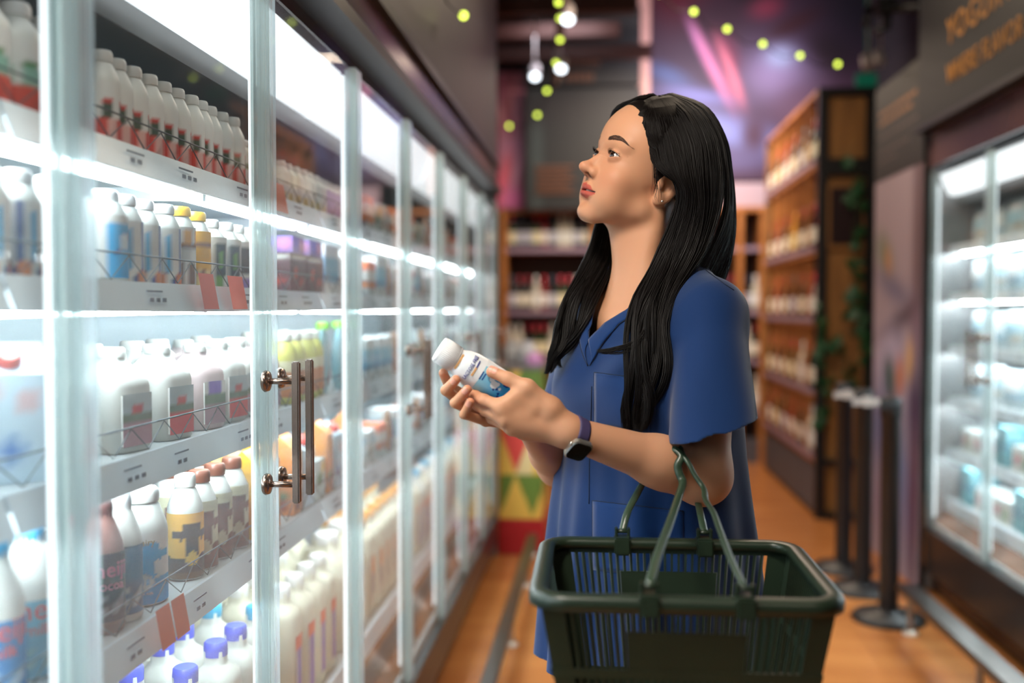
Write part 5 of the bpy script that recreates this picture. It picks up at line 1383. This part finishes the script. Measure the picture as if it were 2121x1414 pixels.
# watch on the near wrist
AX = (ELN - WRN) / np.linalg.norm(ELN - WRN); WC = WRN + AX * .010
e1 = np.array((-.18, -.80, -.55)); e1 -= AX * (e1 @ AX); e1 /= np.linalg.norm(e1); e2 = np.cross(AX, e1)
def wristr(a, w):
    o = WC + AX * w; d = e1 * math.cos(a) + e2 * math.sin(a); lo_, hi_ = .005, .06
    for _ in range(16):
        m_ = (lo_ + hi_) / 2
        if arm_near((o + d * m_)[None].astype(np.float32))[0] < 0: lo_ = m_
        else: hi_ = m_
    return o, d, lo_
STRAP = M('plum_silicone', S(70, 60, 98), .6)
watch = empty('wristwatch', tuple(RZI.inverted() @ Vector(WC))); watch.rotation_euler = (0, 0, YAW)
tag(watch, 'square silver smartwatch with plum strap and blank black screen on her wrist', 'watch')
wl = lambda p: tuple(np.array(p) - WC)
mb = MB()
def strap(u, v):
    a = .55 + (2 * math.pi - 1.1) * u; w = (v - .5) * .021; o, d, r = wristr(a, w * .9); return wl(o + d * (r + .0018 - .0008 * (2 * v - 1) ** 4))
mb.grid(strap, 36, 6); o = mb.build('strap', STRAP, watch); m_ = o.modifiers.new('t', 'SOLIDIFY'); m_.thickness = .0016; m_.offset = -1
o_, d_, r_ = wristr(0, 0); cc = WC + e1 * (r_ + .0052)
WM = Matrix(((AX[0], e2[0], e1[0], (cc - WC)[0]), (AX[1], e2[1], e1[1], (cc - WC)[1]), (AX[2], e2[2], e1[2], (cc - WC)[2]), (0, 0, 0, 1)))
def rrect(w, h, r, n=6):
    pts = []
    for (sx, sy, a0) in ((1, 1, 0), (-1, 1, 90), (-1, -1, 180), (1, -1, 270)):
        for k in range(n + 1): a = math.radians(a0 + 90 * k / n); pts.append((sx * (w / 2 - r) + r * math.cos(a), sy * (h / 2 - r) + r * math.sin(a)))
    return pts
def slab(mb, w, h, r, z0, z1, mtx, bev=.0015):
    n = None; rings = []
    for (z, k) in ((z0, bev), (z0 + bev, 0), (z1 - bev, 0), (z1, bev)): rings.append([(x * (1 - 2 * k / w), y * (1 - 2 * k / h), z) for x, y in rrect(w, h, r)])
    n = len(rings[0]); vs = [p for rg in rings for p in rg]; fs = [(a * n + i, a * n + (i + 1) % n, (a + 1) * n + (i + 1) % n, (a + 1) * n + i) for a in range(3) for i in range(n)]
    fs += [tuple(range(n))[::-1], tuple(range(3 * n, 4 * n))]; mb.add(vs, fs, None, False, mtx)
mb = MB(); slab(mb, .034, .040, .0095, -.0055, .0038, WM, .002)
mb.tube([WM @ Vector((-.016, -.008, -.0005)), WM @ Vector((-.0195, -.008, -.0005))], .0034, 14)
cs = mb.build('watch_case', M('silver_case', S(206, 198, 186), .25, .85), watch)
mb = MB(); slab(mb, .0295, .0355, .0078, .0036, .0050, WM, .0007); mb.build('screen', M('black_screen', S(4, 4, 5), .22, spec=.25), cs)
# ------------------------------------------------------------------ hair
def scalp(P):
    Q = l2h(P); d = ell(Q, (-.35, 0, 5.2), (9.65, 7.95, 9.55)); d = smin(d, ell(Q, (2.6, 0, 5.9), (6.4, 6.9, 6.4)), 1.5)
    front = (Q[:, 0] - (1.2 + .60 * Q[:, 2])) * .8
    d = smax(d, front, .5); d = smax(d, -(Q[:, 2] + 1.5), .5); return d * (.01 * HS)
def keep_off(P_, off):
    P_ = P_.copy(); k = len(P_) * 6 // 10; Q = P_[:k]
    for _ in range(3):
        d = scalp(Q.astype(np.float32)); m = d < off[:k]
        if not m.any(): break
        e = 1e-3; g = np.stack([scalp((Q[m] + np.eye(3)[a] * e).astype(np.float32)) - scalp((Q[m] - np.eye(3)[a] * e).astype(np.float32)) for a in range(3)], -1)
        g /= np.linalg.norm(g, axis=1)[:, None] + 1e-9; Q[m] += g * (off[:k][m] - d[m])[:, None] * .95
    P_[:k] = Q; return P_
def crom(P_, t):
    n = len(P_) - 1; x = min(max(t, 0), 1) * n; i = min(int(x), n - 1); f = x - i
    p0, p1, p2, p3 = P_[max(i - 1, 0)], P_[i], P_[i + 1], P_[min(i + 2, n)]
    return .5 * ((2 * p1) + (-p0 + p2) * f + (2 * p0 - 5 * p1 + 4 * p2 - p3) * f * f + (-p0 + 3 * p1 - 3 * p2 + p3) * f ** 3)
def G(*pts): return np.array([Cl(*p) for p in pts])
def resample(g, n=40): return np.array([crom(g, k / (n - 1)) for k in range(n)])
def fan(guides, count, mat, name, thick, seed, rad=.00085, wave=.0075, curl=2.2, start=.45, clumps=16, nseg=38, core=True, tuck=.0, tip=.10, fly=.0015, pullk=.62):
    rs = np.random.RandomState(seed); GS = np.array([resample(g, nseg) for g in guides]); K = len(guides)
    T = np.linspace(0, 1, nseg)
    def guide(s):
        x = min(max(s, 0), 1) * (K - 1); i = min(int(x), K - 2); f = x - i; f2 = f * f * (3 - 2 * f) * .5 + f * .5
        return GS[i] * (1 - f2) + GS[i + 1] * f2
    cs = np.sort(rs.uniform(0, 1, clumps)); cph = rs.uniform(0, 6.28, (clumps, 2)); camp = rs.uniform(.5, 1.3, clumps); cfr = rs.uniform(.8, 1.25, clumps)
    wv = np.clip((T - start) / (1 - start), 0, 1) ** 1.1
    mb = MB()
    def frame(P_):
        tg = np.gradient(P_, axis=0); tg /= np.linalg.norm(tg, axis=1)[:, None] + 1e-9
        v = P_ - CAML; v /= np.linalg.norm(v, axis=1)[:, None]; sd = np.cross(tg, v); sd /= np.linalg.norm(sd, axis=1)[:, None] + 1e-9
        return tg, sd, np.cross(sd, tg)
    def strand(s, depth, r, ci, nside=3, jitter=1.0):
        pull = pullk * np.clip((T - .25) / .5, 0, 1); sc = cs[ci]; P_ = guide(s) * (1 - pull)[:, None] + guide(sc + (s - sc) * .25) * pull[:, None]
        tg, sd, nn = frame(P_)
        ph = cph[ci]; w1 = np.sin(T * 6.283 * curl * (.9 + .1 * cfr[ci]) + 2.4 + 2.2 * sc + .35 * ph[0]) * wave * camp[ci] * wv; w2 = np.cos(T * 6.283 * curl * cfr[ci] + ph[1]) * wave * .7 * camp[ci] * wv
        jt = rs.normal(0, 1, 2) * fly * jitter; j3 = np.sin(T * rs.uniform(3, 9) + rs.uniform(0, 6)) * fly * jitter
        P_ = P_ + sd * (w1 + jt[0] * np.clip(T * 3, 0, 1) + j3)[:, None] + nn * (w2 + depth * np.sin(np.clip(T * 1.5 + .12, 0, 1) * 1.57) + jt[1])[:, None]
        P_ = keep_off(P_, np.full(nseg, -.0035)) if r > .003 else keep_off(P_, np.clip(T * 9 + .05, 0, 1) * (.0012 + .0040 * abs(depth) / max(thick, 1e-4) * .6))
        end = nseg if rs.rand() < .6 else int(nseg * rs.uniform(.82, 1))
        P_ = P_[:end]; rr = r * np.ones(end); k = max(3, int(end * .22)); rr[-k:] *= np.linspace(1, tip, k); rr[0] *= .5
        if r > .003: P_ = P_[7:]; rr = rr[7:]; rr[:10] *= np.linspace(.12, 1, 10)
        mb.tube([Vector(p) for p in P_], list(rr), nside, caps=False)
    for i in range(count):
        s = rs.rand(); ci = int(np.argmin(np.abs(cs - s + rs.normal(0, .03)))); strand(s, rs.uniform(0, thick), rad * rs.uniform(.7, 1.25), ci)
    if core:
        for i in range(70):
            s = (i + .5) / 70; ci = int(np.argmin(np.abs(cs - s))); strand(s, thick * rs.uniform(.6, 1.1), .0052, ci, 6, .3)
    return mb
near = [G((1336,212,1.690),(1341,250,1.672),(1349,300,1.658),(1358,340,1.648),(1376,358,1.640),(1398,372,1.640),(1406,410,1.648),(1390,460,1.655),(1364,515,1.655),(1345,565,1.645),(1322,620,1.615),(1302,690,1.595),(1287,760,1.582),(1286,830,1.575),(1308,885,1.572)),
        G((1350,205,1.70),(1372,240,1.668),(1390,290,1.645),(1400,330,1.635),(1412,370,1.628),(1422,400,1.632),(1418,440,1.640),(1402,490,1.642),(1382,540,1.640),(1364,590,1.620),(1345,650,1.595),(1332,720,1.578),(1322,780,1.570),(1326,840,1.565),(1334,892,1.568)),
        G((1368,199,1.71),(1415,228,1.675),(1446,285,1.650),(1454,335,1.640),(1456,380,1.636),(1456,420,1.638),(1450,465,1.640),(1436,510,1.638),(1415,560,1.628),(1395,610,1.605),(1376,670,1.583),(1368,730,1.574),(1360,790,1.568),(1354,840,1.567),(1345,890,1.572)),
        G((1385,195,1.73),(1445,222,1.702),(1482,275,1.684),(1494,330,1.672),(1498,375,1.666),(1497,420,1.664),(1488,465,1.662),(1470,512,1.652),(1442,560,1.632),(1414,612,1.606),(1393,680,1.586),(1384,740,1.578),(1378,790,1.574),(1370,840,1.575),(1358,882,1.580))]
backf = [G((1385,195,1.73),(1450,222,1.705),(1490,280,1.685),(1502,345,1.676),(1506,410,1.672),(1498,460,1.668),(1478,508,1.664),(1456,545,1.655),(1434,575,1.648)),
         G((1392,194,1.75),(1462,222,1.74),(1500,285,1.73),(1512,350,1.72),(1518,420,1.715),(1519,475,1.712),(1512,520,1.712),(1500,556,1.715),(1486,585,1.72)),
         G((1396,195,1.78),(1460,226,1.78),(1500,292,1.785),(1510,370,1.785),(1516,440,1.785),(1514,500,1.79),(1500,560,1.80),(1486,610,1.81),(1474,650,1.82))]
farf = [G((1336,211,1.70),(1300,212,1.745),(1268,236,1.800),(1262,290,1.86),(1268,350,1.87),(1268,410,1.85),(1240,460,1.825),(1226,505,1.805),(1200,560,1.78),(1178,610,1.752),(1160,660,1.735),(1144,700,1.728),(1131,735,1.728),(1142,768,1.730)),
        G((1345,206,1.72),(1318,204,1.78),(1295,235,1.84),(1290,300,1.87),(1292,360,1.87),(1285,420,1.85),(1262,470,1.825),(1250,515,1.805),(1232,560,1.78),(1206,610,1.750),(1184,660,1.730),(1166,700,1.722),(1148,738,1.724),(1150,772,1.730)),
        G((1360,200,1.75),(1340,202,1.82),(1330,250,1.87),(1325,320,1.88),(1320,380,1.87),(1305,440,1.85),(1284,490,1.825),(1276,530,1.805),(1262,575,1.775),(1238,620,1.742),(1214,660,1.722),(1192,700,1.716),(1168,736,1.718),(1164,760,1.722))]
v_, q_ = mesh_sdf(lambda P: scalp(P) + .0018, HO - .18, HO + .18, .0035)
hair = np_obj('hair', v_, q_, HAIR, woman)
fan(near, 4200, HAIR, 'near', .016, 1, rad=.00062, clumps=11, curl=3.0, start=.44, wave=.0145, pullk=.80).build('hair_lock', HAIR, hair)
fan(backf, 2200, HAIR, 'back', .018, 2, rad=.00062, clumps=16, wave=.004, start=.6, curl=1.5, pullk=.10).build('hair_lock', HAIR, hair)
fan(farf, 2200, HAIR, 'far', .016, 3, rad=.00062, clumps=9, wave=.013, start=.50, curl=3.0, pullk=.80).build('hair_lock', HAIR, hair)
# loose side hairs by the ear and over the shirt
loose = [G((1352,300,1.652),(1352,340,1.648),(1347,370,1.650),(1346,400,1.655)), G((1358,330,1.648),(1360,365,1.646),(1364,395,1.648),(1366,425,1.652))]
fan(loose, 16, HAIR, 'wisp', .003, 4, rad=.0003, clumps=4, wave=.002, core=False, nseg=14, tip=.05).build('loose_wisps', HAIR, hair)
wis = [G((1352,640,1.600),(1330,690,1.585),(1300,712,1.585),(1262,722,1.590),(1232,728,1.598)), G((1352,650,1.600),(1335,700,1.582),(1306,722,1.582),(1270,730,1.588),(1240,730,1.596))]
fan(wis, 70, HAIR, 'wisp', .003, 5, rad=.00045, clumps=5, wave=.002, core=False, nseg=18, tip=.05).build('loose_wisps', HAIR, hair)
# ------------------------------------------------------------------ the bottle she holds
YR = RZI.inverted()
bt, bb = Cl(909, 722, 1.492), Cl(1098, 842, 1.520)
ax = (bt - bb); BLn = float(np.linalg.norm(ax)); ax /= BLn
fx = np.array((-.05, -1.0, .18)); fx -= ax * (fx @ ax); fx /= np.linalg.norm(fx); fy = np.cross(ax, fx)
M4 = Matrix(((fx[0], fy[0], ax[0], 0), (fx[1], fy[1], ax[1], 0), (fx[2], fy[2], ax[2], 0), (0, 0, 0, 1)))
M4 = Matrix.Rotation(YAW, 4, 'Z') @ M4; M4.translation = YR @ Vector(bb)
held = MB().lathe([(.022, 0), (.0255, .003), (.0268, .012), (.0268, BLn * .58), (.0262, BLn * .66), (.0235, BLn * .74), (.0200, BLn * .785), (.0186, BLn * .80), (.0186, BLn - .02)], 40).build('milk_bottle', M('held_bottle_white', S(232, 236, 240), .3))
held.matrix_world = M4
tag(held, 'white plastic bottle with blue label held in her hands', 'bottle')
cap = MB(); n_ = 64; pr = [(.0196, BLn - .031), (.0204, BLn - .030), (.0204, BLn - .003), (.0190, BLn), (.016, BLn + .0002)]
cap.lathe(pr, n_)
for k in range(48):
    a = 2 * PI * k / 48 if 'PI' in globals() else 2 * math.pi * k / 48; cap.tube([(.0204 * math.cos(a), .0204 * math.sin(a), BLn - .028), (.0204 * math.cos(a), .0204 * math.sin(a), BLn - .005)], .0006, 4)
cap.build('cap', M('held_cap_white', S(236, 238, 240), .35), held)
def hl(u, v):
    # u around (0..1 = -80..80 deg), v up the bottle from bottom to shoulder
    a = (u - .5) * 160; z = v * BLn * .70
    c = S(232, 236, 240)
    if -34 < a < 62 and .012 < z < .100:
        t = z / .100; c = tuple(np.array(S(36, 150, 214)) * (1 - max(0, t - .55) / .45) + np.array(S(150, 206, 226)) * max(0, t - .55) / .45)
        for (ca, cz, cr, cc) in ((-6, .052, .0042, S(232, 238, 242)), (6, .045, .006, S(232, 238, 242)), (-2, .040, .0028, S(232, 238, 242)), (14, .038, .002, S(24, 50, 130)), (20, .042, .0018, S(24, 50, 130)), (8, .034, .0022, S(232, 238, 242)), (24, .032, .0022, S(24, 50, 130)),
                             (34, .030, .0024, S(24, 50, 130)), (28, .020, .003, S(200, 230, 244)), (40, .022, .0026, S(200, 230, 244)), (18, .022, .002, S(24, 50, 130)), (46, .016, .003, S(200, 230, 244)), (-20, .06, .003, S(120, 196, 226))):
            if ((a - ca) * .000468) ** 2 + (z - cz - .027) ** 2 < cr * cr: c = cc
    for (ca, cz) in ((-32, .082), (-20, .056)):
        da = (a - ca) * .000468; dz = z - cz
        if abs(da) < .0062 and abs(dz) < .0046 + min(0, .0062 - abs(da)) and abs(da) + abs(dz) < .0090: c = S(30, 58, 138) if (da * 1000) % 2.2 > .5 else S(90, 116, 176)
    return c
lb = MB(); lb.grid(lambda u, v: (.02705 * math.cos((u - .5) * 2.79), .02705 * math.sin((u - .5) * 2.79), .004 + v * (BLn * .57 - .004)), 90, 90, lambda u, v: hl(1 - u, v * .81 + .03))
lb.build('printed_label', PAINT_GLOSS, held)
NAVY = M('navy_print', S(70, 76, 150), .5); TANP = M('tan_print', S(226, 176, 120), .5)
def held_text(body, size, z, r, mat, ang=0.0, stretch=1.0):
    T = Matrix.Rotation(ang, 4, 'Z') @ Matrix(((0, 0, 1, 0), (1, 0, 0, 0), (0, 1, 0, z), (0, 0, 0, 1)))
    return text_obj('lettering', body, size, mat, T, held, .0003, 'CENTER', bend=r, stretch=stretch)
held_text('LACTOSE FREE', .0082, .1105, .0271, NAVY, .05, .82)
for z, w, mt, a0 in ((.1065, .55, TANP, -.35), (.1150, .0, TANP, 0),):
    if w: MB().grid(lambda u, v: (.0272 * math.cos(a0 + w * u), .0272 * math.sin(a0 + w * u), z - .0016 + .0030 * v), 12, 1).build('print_line', mt, held)
MB().grid(lambda u, v: (.02075 * math.cos(-.7 + 1.3 * u), .02075 * math.sin(-.7 + 1.3 * u), BLn - .0355 + .0034 * v), 16, 1).build('print_line', TANP, held)
MB().grid(lambda u, v: (.0272 * math.cos(.15 + .5 * u), .0272 * math.sin(.15 + .5 * u), .1050 + .0022 * v), 12, 1).build('print_line', NAVY, held)
for k, (a0, w) in enumerate(((-.28, .5), (-.24, .42))):
    MB().grid(lambda u, v: (.0273 * math.cos(a0 + w * u), .0273 * math.sin(a0 + w * u), .0925 - .0042 * k + .0024 * v), 10, 1).build('print_line', M('dark_blue_print', S(36, 84, 150), .5), held)

# ------------------------------------------------------------------ the shopping basket
ZR = .991
cF = [onZ(1110, 1232, ZR), onZ(1752, 1250, ZR), onZ(1093, 1106, ZR), onZ(1640, 1120, ZR)]
ux = ((cF[1] - cF[0]) + (cF[3] - cF[2])).normalized(); ctr = sum(cF, Vector()) / 4
uy = Vector((-ux.y, ux.x, 0)); BW = ((cF[1] - cF[0]).length + (cF[3] - cF[2]).length) / 2; BD = (((cF[2] - cF[0]).dot(uy)) + ((cF[3] - cF[1]).dot(uy))) / 2
brz = math.atan2(ux.y, ux.x) + math.radians(1.5); ctr = ctr + ux * .007
print('BASKET', BW, BD, ctr, math.degrees(brz))
basket = empty('shopping_basket', (ctr.x, ctr.y, ZR - .21), brz); tag(basket, 'dark green slatted plastic shopping basket hanging from her bent arm', 'basket')
GRNP = M('dark_green_plastic', S(34, 47, 34), .34, spec=.5, bump=(300, .05, .0005))
HB = .21; w0, d0 = BW / 2 - .014, BD / 2 - .014; tp = .80     # half sizes at the top inside the rim, taper
rc = .035
def wall_pt(side, u, v, n):
    """side 0 front,1 right,2 back,3 left; u 0..1 across, v depth below the top in m, n outward offset"""
    k = 1 - (1 - tp) * v / HB; W_, D_ = w0 * k + n, d0 * k + n; z = HB - v - .004
    if side == 0: return Vector((-W_ + 2 * W_ * u, -D_, z))
    if side == 2: return Vector((W_ - 2 * W_ * u, D_, z))
    if side == 1: return Vector((W_, -D_ + 2 * D_ * u, z))
    return Vector((-W_, D_ - 2 * D_ * u, z))
def brick(mb, side, u0, u1, v0, v1, t0=0.0, t1=.0022):
    p = [wall_pt(side, u, v, n) for n in (t0, t1) for (u, v) in ((u0, v1), (u1, v1), (u1, v0), (u0, v0))]
    mb.add(p, [(0, 3, 2, 1), (4, 5, 6, 7), (0, 1, 5, 4), (1, 2, 6, 5), (2, 3, 7, 6), (3, 0, 4, 7)])
body = MB()
for side in range(4):
    long_ = side in (0, 2); L_ = BW if long_ else BD; cu = .075 if long_ else .10; nb_ = int(L_ * (1 - 2 * cu) / .0108)
    brick(body, side, 0, 1, 0, .016); brick(body, side, 0, 1, .090, .102, -.0005, .0035); brick(body, side, 0, 1, .178, .206, 0, .003)
    brick(body, side, 0, cu, 0, .206); brick(body, side, 1 - cu, 1, 0, .206)
    if long_: brick(body, side, .29, .71, .042, .098, 0, .003)
    for k in range(nb_ + 1):
        u = cu + (1 - 2 * cu) * k / nb_; du = .0018 / L_
        if long_ and .285 < u < .715: brick(body, side, u - du, u + du, .014, .044, -.0002, .0030); brick(body, side, u - du, u + du, .096, .18, -.0002, .0030)
        else: brick(body, side, u - du, u + du, .014, .18, -.0002, .0030)
# floor lattice of the basket
kb = 1 - (1 - tp) * .206 / HB; bw, bd = w0 * kb, d0 * kb
body.box((-bw, -bd, 0), (bw, -bd + .012, .005)); body.box((-bw, bd - .012, 0), (bw, bd, .005)); body.box((-bw, -bd, 0), (-bw + .012, bd, .005)); body.box((bw - .012, -bd, 0), (bw, bd, .005))
for k in range(-24, 25):
    for s in (1, -1):
        x0_ = k * .022; pts = []
        for e in range(2):
            y = -bd + 2 * bd * e; x = x0_ + s * (y) * .8; pts.append((x, y))
        (xa_, ya_), (xb_, yb_) = pts
        def clipx(xa_, ya_, xb_, yb_):
            t0, t1 = 0, 1; dx = xb_ - xa_
            if abs(dx) > 1e-9:
                ta, tb = (-bw - xa_) / dx, (bw - xa_) / dx; ta, tb = min(ta, tb), max(ta, tb); t0, t1 = max(t0, ta), min(t1, tb)
            elif abs(xa_) > bw: return None
            return None if t1 <= t0 else (xa_ + dx * t0, ya_ + (yb_ - ya_) * t0, xa_ + dx * t1, ya_ + (yb_ - ya_) * t1)
        c_ = clipx(xa_, ya_, xb_, yb_)
        if c_: body.tube([(c_[0], c_[1], .003), (c_[2], c_[3], .003)], .0022, 4)
body.build('basket_body', GRNP, basket)
# rolled rim with rounded corners
def ringpts(w, d, r, z, n=8): return [(x, y, z) for x, y in rrect(2 * w, 2 * d, r, n)]
rim = MB(); prof = [(a_ * .85, b_ * .9) for a_, b_ in ((-.010, -.001), (-.012, -.005), (-.012, -.014), (-.0095, -.014), (-.0095, -.006), (0, -.004), (.010, -.005), (.0135, -.009), (.0135, -.020), (.0160, -.020), (.0165, -.008), (.014, -.002), (.008, .001), (-.004, .001))]
rings = []
for (o_, z_) in prof: rings.append(ringpts(w0 + .003 + o_, d0 + .003 + o_, max(.012, rc + o_), HB + z_))
n_ = len(rings[0]); m_ = len(rings)
rim.add([p for rg in rings for p in rg], [(a * n_ + i, ((a + 1) % m_) * n_ + i, ((a + 1) % m_) * n_ + (i + 1) % n_, a * n_ + (i + 1) % n_) for a in range(m_) for i in range(n_)], None, True)
rim.build('rim', GRNP, basket)
# hinge clips and the two folding handles
BI = basket.matrix_world.copy(); bpy.context.view_layer.update(); BI = basket.matrix_world.inverted()
def bl(px, py, d): return BI @ C(px, py, d)
ydp = lambda px, py: (RM.inverted() @ (onZ(px, py, ZR) - CAM_LOC)).z * -1
dF1, dF2, dB1, dB2 = ydp(1345, 1235), ydp(1545, 1242), ydp(1288, 1107), ydp(1455, 1110)
clips = []
for (px, py, dd, sgn) in ((1345, 1235, dF1, -1), (1545, 1242, dF2, -1), (1288, 1107, dB1, 1), (1455, 1110, dB2, 1)):
    p = bl(px, py, dd); y = sgn * (d0 + .004); mb = MB()
    mb.box((p.x - .012, y - .017, HB - .022), (p.x + .012, y + .015, HB + .004), bevel=.0025)
    for s in (-1, 1): mb.box((p.x + s * .009 - .0022, y - .006, HB + .002), (p.x + s * .009 + .0022, y + .006, HB + .017), bevel=.0015)
    mb.tube([(p.x - .011, y, HB + .011), (p.x + .011, y, HB + .011)], .0032, 8)
    mb.build('hinge_clip', GRNP, basket); clips.append(Vector((p.x, y, HB + .012)))
def handle(c1, c2, pts):
    P_ = [np.array(c1)] + [np.array(bl(*p)) for p in pts] + [np.array(c2)]
    P_ = np.array(P_); n = 90; Q = [Vector(crom(P_, k / (n - 1))) for k in range(n)]
    mb = MB(); mb.tube(Q, .0060, 10, flat=.62)
    # reinforcing rib along the outside
    mb.build('handle', M('handle_green_plastic', S(48, 66, 50), .3), basket)
handle(clips[0], clips[1], [(1362, 1150, 1.240), (1388, 1080, 1.34), (1405, 1030, 1.425), (1414, 1000, 1.478), (1406, 978, 1.487), (1404, 962, 1.489), (1412, 944, 1.494), (1398, 930, 1.503), (1384, 930, 1.512), (1376, 922, 1.530), (1388, 914, 1.548), (1402, 917, 1.545), (1408, 924, 1.522), (1414, 940, 1.500),
                           (1428, 962, 1.487), (1440, 985, 1.482), (1458, 1012, 1.470), (1462, 1036, 1.43), (1478, 1062, 1.38), (1492, 1100, 1.32), (1515, 1160, 1.235)])
handle(clips[2], clips[3], [(1300, 1060, 1.490), (1318, 1025, 1.525), (1338, 990, 1.570), (1368, 948, 1.60), (1384, 918, 1.60), (1394, 909, 1.585), (1404, 909, 1.582), (1414, 925, 1.60), (1426, 960, 1.60), (1440, 1000, 1.585), (1446, 1040, 1.545), (1452, 1070, 1.490)])
